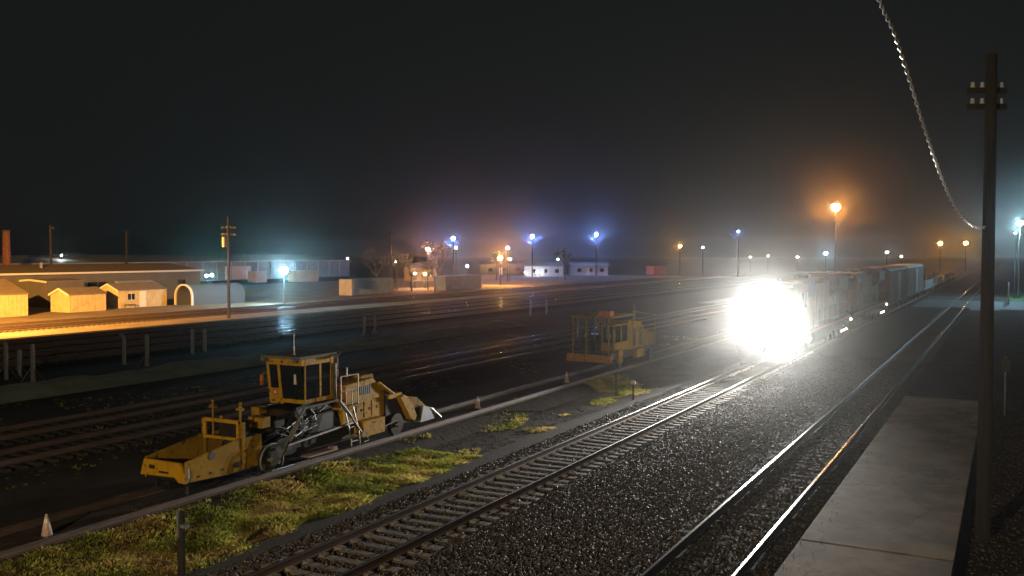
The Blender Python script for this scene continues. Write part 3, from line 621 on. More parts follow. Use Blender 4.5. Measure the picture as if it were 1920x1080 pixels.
def locomotive(label, y0, lit):
    o = thing('locomotive', label, 'locomotive', (T1, y0, RAIL_H), group='locomotives at the head of the train')
    mb = MB(); mb.lohi((-1.5, .75, 1.32), (1.5, 21.6, 1.56)); mb.lohi((-1.3, 1.5, 1.05), (1.3, 20.8, 1.32)); mb.build('frame', M['loco_grey'], o)
    for ya, yb in ((.42, .75), (21.6, 21.93)):
        mb = MB(); mb.lohi((-1.48, ya, .62), (1.48, yb, 1.56)); mb.build('pilot', M['loco_grey'], o)
    mb = MB(); mb.add([(-1.35, .40, .12), (0, .02, .12), (1.35, .40, .12), (-1.35, .40, .75), (0, .25, .75), (1.35, .40, .75)], [(0, 1, 4, 3), (1, 2, 5, 4), (0, 3, 5, 2), (3, 4, 5), (0, 2, 1)]); mb.build('snow_plow', M['loco_under'], o)
    for ya, yb in ((-.25, .42), (21.93, 22.5)):
        mb = MB(); mb.lohi((-.16, ya, .72), (.16, yb, 1.0)); mb.build('coupler', M['grease'], o)
    for s in (-1, 1):
        for ya in (.75, 20.9):
            mb = MB()
            for k in range(4): mb.lohi((s * 1.2, ya, .35 + k * .28), (s * 1.55, ya + .55, .39 + k * .28))
            mb.lohi((s * 1.2, ya + .55, .35), (s * 1.5, ya + .58, 1.4)); mb.build('step', M['loco_under'], o)
    mb = MB(); mb.prism([(-1.35, .75), (-1.35, 1.25), (1.35, 1.25), (1.35, .75), (1.0, .35), (-1.0, .35)], 'y', 7.6, 14.4); mb.build('fuel_tank', M['loco_under'], o, bevel=.05)
    truck(o, 4.1); truck(o, 18.0)
    mb = MB(); mb.prism([(1.05, 1.56), (1.05, 2.75), (1.25, 3.05), (2.75, 3.3), (2.75, 1.56)], 'x', -1.0, 1.0); nose = mb.build('nose', M['loco_yellow'], o, bevel=.06)
    mb = MB(); mb.lohi((-.36, 1.03, 1.62), (.36, 1.055, 2.6)); mb.build('nose_door', M['loco_grey'], nose)
    mb = MB(); mb.prism([(-1.52, 1.56), (-1.52, 3.95), (-1.2, 4.32), (-.6, 4.45), (.6, 4.45), (1.2, 4.32), (1.52, 3.95), (1.52, 1.56)], 'y', 2.6, 5.0); cabn = mb.build('cab', M['loco_yellow'], o, bevel=.03)
    for s in (-1, 1):
        mb = MB(); mb.lohi((s * .12, 2.575, 3.38), (s * 1.2, 2.61, 4.0)); mb.build('windshield', M['glass'], cabn)
        for ya in (2.95, 3.95):
            mb = MB(); mb.lohi((s * 1.505, ya, 2.95), (s * 1.53, ya + .75, 3.75)); mb.build('side_window', M['glass'], cabn)
        mb = MB(); mb.lohi((s * .55, 2.57, 4.06), (s * 1.15, 2.605, 4.28)); mb.build('number_board', M['white'], cabn)
    mb = MB(); mb.lohi((-.92, 5.0, 1.56), (.92, 20.3, 4.15)); mb.lohi((-.72, 5.0, 4.15), (.72, 15.0, 4.4)); hd = mb.build('hood', M['loco_yellow'], o, bevel=.05)
    for k in range(11):
        for s in (-1, 1):
            mb = MB(); mb.lohi((s * .92, 5.3 + k * .95, 1.75), (s * .94, 6.15 + k * .95, 3.3)); mb.build('hood_door', M['loco_yellow'], hd, bevel=.008)
    mb = MB(); mb.prism([(-.9, 3.0), (-1.5, 3.55), (-1.5, 4.42), (-1.2, 4.6), (1.2, 4.6), (1.5, 4.42), (1.5, 3.55), (.9, 3.0)], 'y', 15.8, 20.2); rad = mb.build('radiator_wing', M['loco_grey'], o, bevel=.03)
    for s in (-1, 1):
        mb = MB(); mb.lohi((s * 1.5, 16.1, 3.65), (s * 1.515, 19.9, 4.3)); mb.build('grille', M['black'], rad)
    for y in (16.9, 18.7):
        mb = MB(); mb.cyl((0, y, 4.6), (0, y, 4.66), .7, n=20); mb.build('fan', M['black'], rad)
    mb = MB(); mb.lohi((-1.2, 5.6, 3.4), (1.2, 9.0, 4.38)); mb.build('dynamic_brake', M['loco_grey'], o, bevel=.04)
    mb = MB(); mb.lohi((-.3, 11.5, 4.4), (.3, 12.4, 4.62)); mb.build('exhaust_stack', M['black'], o)
    mb = MB(); mb.cyl((.3, 3.2, 4.52), (.3, 2.7, 4.52), .05, .1, n=10); mb.lohi((.2, 3.1, 4.42), (.4, 3.3, 4.5)); mb.build('horn', M['steel'], o)
    for s in (-1, 1):
        mb = MB(); mb.tube([(s * 1.46, 5.2, 2.6), (s * 1.46, 20.6, 2.6)], .02, n=5)
        for k in range(9): mb.tube([(s * 1.46, 5.2 + k * 1.925, 1.55), (s * 1.46, 5.2 + k * 1.925, 2.6)], .018, n=5)
        mb.tube([(s * 1.45, 1.0, 1.0), (s * 1.45, 1.0, 2.5), (s * 1.45, 2.4, 2.6)], .02, n=5); mb.build('hand_rail', M['loco_yellow'], o)
        mb = MB(); mb.lohi((s * 1.5, .8, 1.36), (s * 1.506, 21.5, 1.5)); mb.build('sill_stripe', M['red'], o)
    # lamps: twin headlight on the nose, two ditch lights on the pilot, small step lights
    hb = MB(); hb.lohi((-.34, .98, 2.74), (.34, 1.3, 3.06)); hbo = hb.build('headlight_housing', M['loco_grey'], o)
    for x in (-.16, .16):
        mb = MB(); mb.cyl((x, .985, 2.9), (x, .965, 2.9), .11, n=16); mb.build('headlight', M['lens_head'] if lit else M['glass'], hbo)
    for x in (-1.05, 1.05):
        mb = MB(); mb.lohi((x - .14, .36, 1.58), (x + .14, .62, 1.84)); db = mb.build('ditch_light_housing', M['loco_grey'], o)
        mb = MB(); mb.cyl((x, .365, 1.71), (x, .345, 1.71), .1, n=16); mb.build('ditch_light', M['lens_head'] if lit else M['glass'], db)
        if lit: spot('ditch_light_beam', o, (x, .31, 1.71), DITCH_POWER, 40, 1.0, (1.0, .96, .9), (.15 if x > 0 else -.1, -1, .0))
    if lit: spot('headlight_beam', o, (0, .92, 2.9), HEAD_POWER, 44, 1.0, (1.0, .96, .9), (.03, -1, -.02))
    for k in range(3):
        mb = MB(); mb.ball((1.5, 17.4 + k * 1.1, .62), .06); mb.build('step_light', M['lens_marker'], o)
    mb = MB(); mb.ball((1.56, 21.2, 1.22), .09); mb.build('step_light', M['lens_marker'], o)
    return o
LY = 50.5
locomotive('lead locomotive with blazing headlights facing the camera', LY, True)
locomotive('second locomotive coupled behind the lead unit', LY + 22.6, False)
M['car_pale'] = mat('car_pale', (0.5, 0.53, 0.55), 0.55, 0, (0.36, 0.38, 0.4), 1.0)
M['car_brown'] = mat('car_brown', (0.10, 0.06, 0.045), 0.6, 0, (0.15, 0.10, 0.08), 1.0)
def boxcar(label, y0, L, m):
    o = thing('boxcar', label, 'railcar', (T1, y0, RAIL_H), group='freight cars behind the locomotives')
    mb = MB(); mb.prism([(-1.5, 1.05), (-1.5, 4.35), (-1.2, 4.6), (1.2, 4.6), (1.5, 4.35), (1.5, 1.05)], 'y', .4, L - .4); b = mb.build('body', m, o, bevel=.03)
    for s in (-1, 1):
        mb = MB()
        for k in range(int(L / 1.1)): mb.lohi((s * 1.5, .6 + k * 1.1, 1.1), (s * 1.55, .7 + k * 1.1, 4.3))
        mb.build('rib', m, b, kind='stuff')
        mb = MB(); mb.lohi((s * 1.55, L / 2 - 1.5, 1.15), (s * 1.6, L / 2 + 1.5, 4.1)); mb.build('sliding_door', m, b)
    mb = MB(); mb.lohi((-.4, -.2, .75), (.4, L + .2, 1.05)); mb.lohi((-1.45, .4, .95), (1.45, L - .4, 1.1)); mb.build('under_frame', M['loco_under'], o)
    truck(o, 2.3, 2, 1.75, .42); truck(o, L - 2.3, 2, 1.75, .42)
boxcar('brown boxcar right behind the two locomotives', LY + 45.6, 18.6, M['car_brown'])
boxcar('pale grey boxcar lit beside the road crossing', LY + 64.8, 22.0, M['car_pale'])
def flatcar(label, y0, L=21.0):
    o = thing('flatcar', label, 'railcar', (T1, y0, RAIL_H), group='freight cars behind the locomotives')
    mb = MB(); mb.lohi((-1.5, .3, .95), (1.5, L - .3, 1.2)); mb.lohi((-1.55, .3, 1.15), (1.55, L - .3, 1.26)); mb.lohi((-.4, -.2, .75), (.4, L + .2, .95)); mb.build('deck', M['steel'], o)
    for s in (-1, 1):
        mb = MB(); mb.lohi((s * 1.42, 3.5, 1.26), (s * 1.54, L - 3.5, 2.2)); mb.build('well_side', M['steel'], o)
    truck(o, 2.3, 2, 1.75, .42); truck(o, L - 2.3, 2, 1.75, .42)
for k, lab in enumerate(('empty low well car coupled behind the pale boxcar', 'second empty low well car beyond the pale boxcar', 'third empty low well car beyond the pale boxcar', 'farthest empty low well car at the end of the train')):
    flatcar(lab, LY + 87.6 + 21.6 * k)

# ---------------------------------------------------------------- sheds and buildings across the yard
def yfor(px, X):
    d = _rt * (px - 960) + _fw * F_PX + _up * 40
    return X * d.y / d.x
M['shed'] = mat('shed_paint', (0.46, 0.38, 0.22), 0.8, 0, (0.36, 0.29, 0.17), 1.5, spec=.15)
add_wear(M['shed'], (.2, .15, .09), 2.0, .55, .75)
M['shed_roof'] = mat('shed_roof', (0.13, 0.10, 0.075), 0.9, 0, (0.18, 0.14, 0.1), 2)
M['tan_wall'] = mat('tan_wall', (0.10, 0.09, 0.082), 0.85, 0, (0.075, 0.068, 0.062), .6)
M['trim'] = mat('trim', (0.55, 0.52, 0.45), .7)
M['blue_steel'] = mat('blue_steel', (0.22, 0.27, 0.32), .6, 0, (0.15, 0.19, 0.23), 1)
M['pale_roof'] = mat('pale_roof', (0.42, 0.46, 0.44), .6, 0, (0.36, 0.4, 0.38), .3)
def shed(label, x1, y0, wd, L, eave, ridge, rz=0, door=True, window=False, wall='shed', over=.12, name='shed'):
    # x1,y0 = near corner; gable ends face along the tracks
    o = thing(name, label, 'shed', (x1, y0, GZ), rz)
    mb = MB(); mb.prism([(-wd, 0), (0, 0), (0, eave), (-wd / 2, ridge), (-wd, eave)], 'y', 0, L); wl = mb.build('wall', M[wall], o)
    mb = MB(); n = int(L / .42)
    for k in range(n + 1): mb.lohi((0, k * L / n - .025, .05), (.03, k * L / n + .025, eave - .05))
    mb.build('batten', M[wall], wl, kind='stuff')
    t = .09; h = over * (ridge - eave) / (wd / 2)
    mb = MB(); mb.prism([(-wd - over, eave - h), (-wd / 2, ridge), (over, eave - h), (over, eave - h + t), (-wd / 2, ridge + t), (-wd - over, eave - h + t)], 'y', -over * 1.5, L + over); rf = mb.build('roof', M['shed_roof'], o)
    for s in (0, 1):
        mb = MB(); q = [(-wd / 2, ridge - .14), (over, eave - h - .14), (over, eave - h + t), (-wd / 2, ridge + t)]
        if s: q = [(-wd - u, v) for u, v in q]
        mb.prism(q, 'y', -over * 1.5 - .04, -over * 1.5); mb.build('barge_board', M['trim'], rf)
    if door:
        mb = MB(); mb.lohi((.0, L * .42, .05), (.05, L * .42 + .95, min(eave - .1, 1.95))); d = mb.build('door', M['trim'], o)
        mb = MB(); mb.box((.07, L * .42 + .85, 1.0), (.04, .06, .12)); mb.build('handle', M['black'], d)
    if window:
        mb = MB(); mb.lohi((.0, L * .18, .95), (.03, L * .18 + .95, 1.75)); wn = mb.build('window', M['glass'], o)
        mb = MB()
        for a, b, c, d_ in ((.16, 1.0, 0, .06), (.16, 1.0, .8, .86)): mb.lohi((.03, L * .18 - .06, .95 + c - .06), (.06, L * .18 + 1.01, .95 + c))
        mb.lohi((.03, L * .18 + .45, .95), (.05, L * .18 + .5, 1.75)); mb.build('frame', M['trim'], wn)
        mb = MB(); mb.lohi((.05, L * .1, .4), (.5, L * .1 + 1.3, .46)); mb.lohi((.05, L * .1, 0), (.12, L * .1 + .08, .4)); mb.lohi((.4, L * .1 + 1.2, 0), (.48, L * .1 + 1.28, .4)); mb.build('bench_shelf', M['wood'], o)
    return o
shed('large yellow-lit shed cut off by the picture edge', -90.0, 52.0, 7.5, 10.2, 2.3, 3.7, door=False)
shed('small gabled shed with open eaves between the larger sheds', -90.6, 67.6, 3.2, 4.6, 1.95, 2.6, door=False)
shed('gabled shed with a window and a door beside the small shed', -92.3, 75.4, 3.6, 7.0, 2.1, 2.85, window=True)
shed('plain tan shed standing behind the large lit shed', -101, 72.4, 6, 5.0, 3.1, 3.3, wall='tan_wall', door=False)
# arched shed
o = thing('arched_shed', 'grey arched shed with a pale rim at its open end', 'shed', (-89.5, 84.0, GZ))
arc = [(-1.5 + 1.5 * math.cos(a), 1.1 + 1.5 * math.sin(a)) for a in np.linspace(0, math.pi, 13)]
mb = MB(); out = [(0, 0)] + arc + [(-3, 0)]; inn = [(-.12, 0)] + [(-1.5 + 1.38 * math.cos(a), 1.1 + 1.38 * math.sin(a)) for a in np.linspace(0, math.pi, 13)] + [(-2.88, 0)]
mb.prism(out + inn[::-1], 'y', 0.1, 9.0); mb.build('shell', mat('grey_shell', (.07, .07, .072), .8), o)
mb = MB(); mb.prism([(u * 1.02 + .03, v * 1.02) for u, v in out] + [(u, v) for u, v in inn[::-1]], 'y', -.15, .12); mb.build('rim', M['trim'], o)
mb = MB(); mb.prism(inn, 'y', 2.4, 2.5); mb.build('inner_wall', M['black'], o)
# long low building behind the sheds
X = -106.0; Ya, Yb = 30.0, yfor(375, X)
o = thing('long_building', 'long low tan building behind the yellow sheds', 'building', (X, Ya, GZ)); L = Yb - Ya
mb = MB(); mb.lohi((-14, 0, 0), (0, L, 3.9)); wl = mb.build('wall', M['tan_wall'], o)
mb = MB(); mb.prism([(.5, 3.9), (.5, 4.05), (-7, 5.0), (-14.5, 4.05), (-14.5, 3.9)], 'y', -.4, L + .4); rf = mb.build('roof', M['shed_roof'], o)
mb = MB(); mb.lohi((.5, -.4, 3.85), (.56, L + .4, 4.08)); mb.build('fascia', M['trim'], rf)
for k, px in enumerate((128, 173, 192, 340)):
    y = yfor(px, X) - Ya
    mb = MB(); mb.lohi((0, y - .7, 1.3), (.04, y + .7, 2.7)); wn = mb.build('window', M['glass'], o)
    mb = MB(); mb.lohi((.04, y - .8, 1.2), (.08, y + .8, 1.3)); mb.build('sill', M['trim'], wn)
y = yfor(255, X) - Ya; mb = MB(); mb.prism([(0.0, 2.6), (1.8, 2.2), (1.8, 2.3), (0, 2.75)], 'y', y - 3.5, y + 2.5); mb.build('awning', M['pale_roof'], o)
for yy in (6, 26, 48):
    mb = MB(); mb.cyl((-4, yy, 4.2), (-4, yy, 5.3), .2, n=8); mb.build('roof_vent', M['steel'], rf)
# far pale warehouse
X = -165.0; Ya, Yb = yfor(-60, X), yfor(655, X)
o = thing('warehouse', 'very long pale warehouse roof stretching behind the low building', 'building', (X, Ya, GZ)); L = Yb - Ya
mb = MB(); mb.lohi((-30, 0, 0), (0, L, 4.4)); mb.build('wall', M['blue_steel'], o)
mb = MB(); mb.prism([(.6, 4.4), (.6, 4.6), (-15, 6.1), (-30.6, 4.6), (-30.6, 4.4)], 'y', -.5, L + .5); mb.build('roof', M['pale_roof'], o)
mb = MB()
for k in range(24): mb.lohi((0, k * L / 24, .2), (.12, k * L / 24 + .3, 4.3))
mb.build('pilaster', M['pale_roof'], o, kind='stuff')
for k in range(4):
    y = yfor(428 + k * 12, X) - Ya; mb = MB(); mb.lohi((0, y - 1.1, .2), (.1, y + 1.1, 3.4)); mb.build('bay_door', M['white'], o)
M['trailer'] = mat('trailer_skin', (.4, .4, .38), .6, 0, (.32, .31, .29), .6)
def container(label, px0, py, L, m, endm, h=2.6, wd=2.44, z=GZ):
    p = ground_at(px0, py); o = thing('shipping_container', label, 'container', (p.x, p.y, z))
    mb = MB(); mb.lohi((-wd, 0, .12), (0, L, h)); b = mb.build('box', m, o)
    mb = MB(); n = int(L / .28)
    for k in range(n): mb.lohi((0, .1 + k * .28, .25), (.04, .22 + k * .28, h - .12))
    mb.build('corrugation', m, b, kind='stuff')
    for s in (-1, 1):
        mb = MB(); mb.lohi((-wd / 2 + s * .04, -.05, .2), (-wd / 2 + s * (wd / 2 - .05), 0, h - .08)); d = mb.build('door', endm, o)
        mb = MB(); mb.cyl((-wd / 2 + s * .35, -.08, .2), (-wd / 2 + s * .35, -.08, h - .1), .025, n=6); mb.build('lock_bar', M['steel'], d)
    return o
container('blue-grey shipping container with a pale yellow end', 660, 556, 10.5, M['blue_steel'], M['shed'])
container('blue-grey shipping container by the orange-lit trees', 836, 546, 12.2, M['blue_steel'], M['blue_steel'])
container('red shipping container lit up far along the tracks', 1226, 515, 12.2, mat('red_steel', (.38, .06, .03), .6), M['red'])
container('white trailer box glowing beside the blue-white lamp', 556, 530, 7.5, M['trailer'], M['trailer'], 2.6)
container('white trailer box left of the blue-white lamp', 480, 531, 3.4, M['trailer'], M['trailer'], 2.6)
def hall(label, px0, px1, py, depth, h, m):
    p = ground_at(px0, py); q = ground_at(px1, py); Lx = (q - p).length; a = math.atan2(q.y - p.y, q.x - p.x)
    o = thing('hall', label, 'building', (p.x, p.y, GZ), a)
    mb = MB(); mb.lohi((0, 0, 0), (Lx, depth, h)); mb.build('wall', m, o)
    mb = MB(); mb.prism([(-.4, h), (depth / 2, h + 1.0), (depth + .4, h), (depth + .4, h + .15), (depth / 2, h + 1.15), (-.4, h + .15)], 'x', -.3, Lx + .3); mb.build('roof', M['shed_roof'], o)
    for k in range(3):
        x = Lx * (k + .6) / 3.3; mb = MB(); mb.lohi((x, -.04, 1.0), (x + Lx * .1, 0, 2.0)); mb.build('window', M['glass'], o)
    mb = MB(); mb.lohi((Lx * .42, -.05, 0), (Lx * .42 + 1.0, 0, 2.1)); mb.build('door', M['trim'], o)
    return o
hall('white hall with bright wall lamps across the yard', 984, 1056, 518, 9, 2.8, M['trailer'])
hall('plain white hall right of the one with wall lamps', 1070, 1140, 516, 9, 2.6, M['trailer'])
hall('dim brown hall under the orange yard lamps', 900, 985, 515, 10, 3.0, M['tan_wall'])
hall('yellow-lit small hall behind the bare trees', 758, 815, 527, 7, 3.0, M['shed'])

# ---------------------------------------------------------------- poles, lamps, wires
def utility_pole(label, p, h, arms, r=.16, transformer=False, arm_dir=(1, 0, 0), arm_len=2.2, ins=4):
    o = thing('utility_pole', label, 'pole', p)
    mb = MB(); mb.cyl((0, 0, -.3), (0, 0, h), r, r * .68, n=12); mb.build('pole', M['creosote'], o)
    a = Vector(arm_dir).normalized()
    for z in arms:
        mb = MB(); rot = Matrix(((a.x, -a.y, 0), (a.y, a.x, 0), (0, 0, 1))); off = Vector((-a.y, a.x, 0)) * (r + .02)
        mb.box(off + Vector((0, 0, z)), (arm_len, .1, .12), rot); ao = mb.build('crossarm', M['creosote'], o)
        for k in range(ins):
            q = off + a * (arm_len * ((k + .5) / ins - .5)) + Vector((0, 0, z + .12)); mb = MB(); mb.cyl(q - Vector((0, 0, .06)), q + Vector((0, 0, .06)), .05, .035, n=8); mb.build('insulator', M['porcelain'], ao)
    if transformer:
        mb = MB(); q = Vector((-a.x, -a.y, 0)) * (r + .26); mb.cyl(q + Vector((0, 0, h - 3.1)), q + Vector((0, 0, h - 2.1)), .24, n=14); mb.build('transformer', M['steel'], o)
    return o
M['creosote'] = mat('creosote_wood', (0.012, 0.009, 0.007), .95, 0, (0.028, 0.021, 0.016), 2.0, .3, .7, .6, 24, .015, stretch=(8, 8, .4))
M['porcelain'] = mat('porcelain', (.5, .5, .48), .15, spec=.8)
p = at(428, 475, 93.5)
utility_pole('wooden utility pole with two crossarms and a transformer, by the sheds', (p.x, p.y, GZ), 10.2, (9.0, 8.3), transformer=True, arm_dir=(.883, .47, 0), arm_len=1.6)
for lab, px, Zd, h in (('far wooden pole above the large yellow shed', 95, 126, 10.3), ('far wooden pole behind the low building roof', 237, 140, 10.0), ('thin far pole beside the bare trees', 733, 168, 10.5)):
    p = at(px, 475, Zd); utility_pole(lab, (p.x, p.y, GZ), h, (h - .5,), r=.18, arm_len=1.2, ins=2)
p = at(1853, 475, 20.5); NP = (p.x, p.y, -.1)
utility_pole('big dark wooden pole standing beside the concrete platform', NP, 10.6, (9.85, 9.5), r=.165, arm_dir=(.88, .47, 0), arm_len=.84)
o = thing('brick_stack', 'short reddish chimney stack behind the large shed', 'chimney', tuple(at(12, 475, 150).xy) + (GZ,))
mb = MB(); mb.cyl((0, 0, 0), (0, 0, 9.9), .75, .55, n=14); mb.build('shaft', mat('red_brick', (.22, .09, .06), .9, 0, (.3, .14, .1), 3), o); mb = MB(); mb.cyl((0, 0, 9.9), (0, 0, 10.2), .65, n=14); mb.build('cap', M['tan_wall'], o)

# twisted cable added to stand in for a bug-like white light trail
pix = [(1846, 426, 20.3), (1838, 428, 20.0), (1822, 422, 19.5), (1800, 402, 18.8), (1777, 362, 18.0), (1752, 296, 17.0), (1728, 225, 16.0), (1702, 140, 15.0), (1676, 62, 14.0), (1652, 10, 13.2), (1620, -80, 12.0), (1590, -200, 11.0)]
ctl = [at(*q) for q in pix]; path = []
for i in range(len(ctl) - 1):
    p0, p1, p2, p3 = ctl[max(i - 1, 0)], ctl[i], ctl[i + 1], ctl[min(i + 2, len(ctl) - 1)]
    for k in range(60):
        t = k / 60; path.append(.5 * ((2 * p1) + (p2 - p0) * t + (2 * p0 - 5 * p1 + 4 * p2 - p3) * t * t + (3 * p1 - p0 - 3 * p2 + p3) * t ** 3))
mb = MB(); acc = 0; strands = [[], []]
for i, q in enumerate(path):
    if i: acc += (q - path[i - 1]).length
    d = (path[min(i + 1, len(path) - 1)] - path[max(i - 1, 0)]).normalized(); a = d.orthogonal().normalized(); b = d.cross(a)
    for s in range(2):
        t = acc / .46 * 2 * math.pi + s * math.pi; strands[s].append(q + (a * math.cos(t) + b * math.sin(t)) * .02)
for s in strands: mb.tube(s, .013, n=5)
mb.build('trail_cable', mat('bare_aluminium', (.75, .75, .74), .35, .6), label='twisted pale cable added as a bug-like light trail by the dark pole', cat='cable')

LAMPS = {}
def lampmat(col, s):
    k = (col, s)
    if k not in LAMPS: LAMPS[k] = emit('lamp_glow', col, s)
    return LAMPS[k]
SOD, PINK, BLUE, CYAN, WARM, WHITE = (1, .42, .07), (1, .36, .26), (.20, .34, 1.0), (.40, .78, 1.0), (1, .72, .40), (.85, .92, 1.0)
def yard_lamp(label, p, col, r, I, style='arm', group=None, base=GZ, aim=None):
    # p = the lamp itself, I = radiant intensity
    p = Vector(p); h = p.z - base; f = Vector((-p.x, -p.y, 0)).normalized()      # arm reaches out over the tracks
    o = thing('yard_lamp', label, 'lamp', (p.x - f.x * .9, p.y - f.y * .9, base), group=group)
    if style == 'arm':
        mb = MB(); mb.cyl((0, 0, 0), (0, 0, h + .1), .11, .06, n=8); mb.build('pole', M['dark_steel'], o)
        mb = MB(); mb.tube([(0, 0, h + .05), f * .5 + Vector((0, 0, h + .4)), f * .9 + Vector((0, 0, h + r + .12))], .04); mb.build('arm', M['dark_steel'], o)
        mb = MB(); mb.cyl(f * .9 + Vector((0, 0, h + r * .7)), f * .9 + Vector((0, 0, h + r + .16)), r * 1.25, r * .5, n=12); mb.build('hood', M['steel'], o)
    elif style == 'mast':
        mb = MB(); mb.cyl((0, 0, 0), (0, 0, h + .6), .22, .1, n=8); mb.build('mast', M['dark_steel'], o)
        s = Vector((-f.y, f.x, 0))
        mb = MB(); mb.tube([s * -2.2 + Vector((0, 0, h - .7)), s * 2.2 + Vector((0, 0, h - .7))], .05); mb.tube([s * -2.2 + Vector((0, 0, h - .7)), Vector((0, 0, h - 2.2))], .04); mb.tube([s * 2.2 + Vector((0, 0, h - .7)), Vector((0, 0, h - 2.2))], .04); mb.tube([s * -2.2 + Vector((0, 0, h - .7)), s * -2.2 + Vector((0, 0, h - .1))], .04); mb.tube([s * 2.2 + Vector((0, 0, h - .7)), s * 2.2 + Vector((0, 0, h - .1))], .04); mb.build('brace', M['steel'], o)
        mb = MB(); mb.tube([(0, 0, h + .3), f * .9 + Vector((0, 0, h + r + .1))], .05); mb.cyl(f * .9 + Vector((0, 0, h + r * .7)), f * .9 + Vector((0, 0, h + r + .14)), r * 1.2, r * .6, n=12); mb.build('hood', M['steel'], o)
    else:                               # on a short bracket post
        mb = MB(); mb.cyl((0, 0, 0), (0, 0, h + .1), .06, .05, n=6); mb.tube([(0, 0, h), f * .9 + Vector((0, 0, h + r * .9))], .04); mb.build('post', M['dark_steel'], o)
        mb = MB(); mb.cyl(f * .9 + Vector((0, 0, h + r * .75)), f * .9 + Vector((0, 0, h + r + .1)), r * 1.2, r * .7, n=10); mb.build('hood', M['steel'], o)
    mb = MB(); mb.ball(f * .9 + Vector((0, 0, h)), r, 8, 5, sc=(1, 1, .8)); mb.build('bulb', lampmat(col, round(I / (math.pi * r * r * .9), 1)), o, smooth=True)
    return o
LAMP_GAIN = 0.45
YL = [
 ('blue-white lamp burning brightest beside the white trailers', 532, 507, 118, CYAN, .55, 1700, 'arm'),
 ('small blue-white lamp at the warehouse bays', 387, 517, 150, BLUE, .26, 260, 'post'),
 ('small green-tinged lamp at the warehouse bays', 397, 516, 152, (.25, 1.0, .55), .26, 300, 'post'),
 ('pink-orange lamp among the bare trees', 802, 467, 165, PINK, .28, 600, 'arm'),
 ('blue mast lamp, leftmost of the three over the yard', 850, 447, 235, BLUE, .42, 1500, 'mast'),
 ('small orange lamp just under the leftmost blue mast', 855, 465, 228, WARM, .26, 160, 'arm'),
 ('white lamp standing low between the orange lamps', 876, 499, 185, WHITE, .22, 90, 'post'),
 ('large orange lamp, brightest of the middle cluster', 938, 484, 188, SOD, .5, 2300, 'arm'),
 ('pink lamp just above the large orange lamp', 952, 465, 210, PINK, .3, 650, 'arm'),
 ('small blue lamp touching the large orange lamp', 956, 486, 215, WHITE, .2, 80, 'post'),
 ('blue mast lamp, middle one of the three over the yard', 998, 443, 255, BLUE, .45, 1800, 'mast'),
 ('blue mast lamp, rightmost of the three over the yard', 1118, 440, 275, BLUE, .47, 1900, 'mast'),
 ('small blue-green lamp above the white halls', 1046, 486, 225, (.4, .8, 1.0), .2, 70, 'post'),
 ('white wall lamp at the corner of the white hall', 985, 511, 262, WHITE, .25, 60, 'post'),
 ('white wall lamp in the middle of the white hall', 1007, 511, 262, WHITE, .34, 130, 'post'),
 ('tiny white lamp left of the bare trees', 742, 491, 200, WARM, .16, 40, 'post'),
 ('tiny white lamp far beyond the trailers', 652, 485, 240, WHITE, .18, 50, 'post'),
 ('low white lamp behind the bare trees', 778, 513, 172, (1, .75, .5), .22, 220, 'post'),
 ('low yellow lamp behind the bare trees', 797, 514, 172, SOD, .24, 420, 'post'),
 ('orange lamp above the red container', 1275, 462, 270, SOD, .3, 800, 'arm'),
 ('small blue lamp right of the red container', 1318, 464, 270, BLUE, .28, 160, 'arm'),
 ('blue street lamp with drooping arms above the locomotive', 1384, 434, 250, BLUE, .26, 180, 'mast'),
 ('tiny warm lamp farthest left behind the locomotive roof', 1407, 482, 320, WARM, .2, 60, 'post'),
 ('tiny warm lamp second behind the locomotive roof', 1440, 480, 320, WARM, .26, 100, 'post'),
 ('tiny warm lamp third behind the locomotive roof', 1495, 482, 320, WARM, .24, 90, 'post'),
 ('tall orange lamp, highest light over the train', 1567, 389, 120, (1, .36, .07), .62, 1700, 'arm'),
 ('blue-white lamp just above the lead locomotive hood', 1548, 475, 210, CYAN, .34, 600, 'arm'),
 ('blue-white lamp above the far freight cars', 1663, 473, 230, WHITE, .3, 160, 'arm'),
 ('tiny warm lamp above the far freight cars', 1690, 481, 320, WARM, .24, 80, 'post'),
 ('orange lamp, left one of the pair at the end of the line', 1763, 457, 330, SOD, .75, 1100, 'arm'),
 ('orange lamp, right one of the pair at the end of the line', 1811, 456, 335, SOD, .75, 1100, 'arm'),
 ('bluish street lamp over the road crossing at the picture edge', 1912, 419, 132, CYAN, .4, 2200, 'arm'),
 ('small white lamp low on the street lamp pole', 1904, 437, 131.5, WHITE, .13, 25, 'post'),
 ('tiny white lamp above the low building roof', 115, 479, 190, WHITE, .18, 50, 'post'),
]
for lab, px, py, Zd, col, r, I, st in YL:
    yard_lamp(lab, at(px, py, Zd), col, r * .9, I * LAMP_GAIN, st)
# lamps whose light the picture shows though they stand just outside it
SL = Vector((-66.0, 31.0, 11.0))
o = yard_lamp('sodium lamp lighting the yellow sheds from beyond the picture edge', SL, (1, .40, .04), .3, 6, 'arm')
spot('sodium_beam', o, SL + Vector((0, 0, -.4)) - o.location, 470000, 84, 1.0, (1, .45, .085), (-.58, .9, -.31), r=.2)
yard_lamp('station lamp beside the camera pole', (-7.0, -11.0, 7.0), (1, .74, .42), .25, 1500, 'arm')

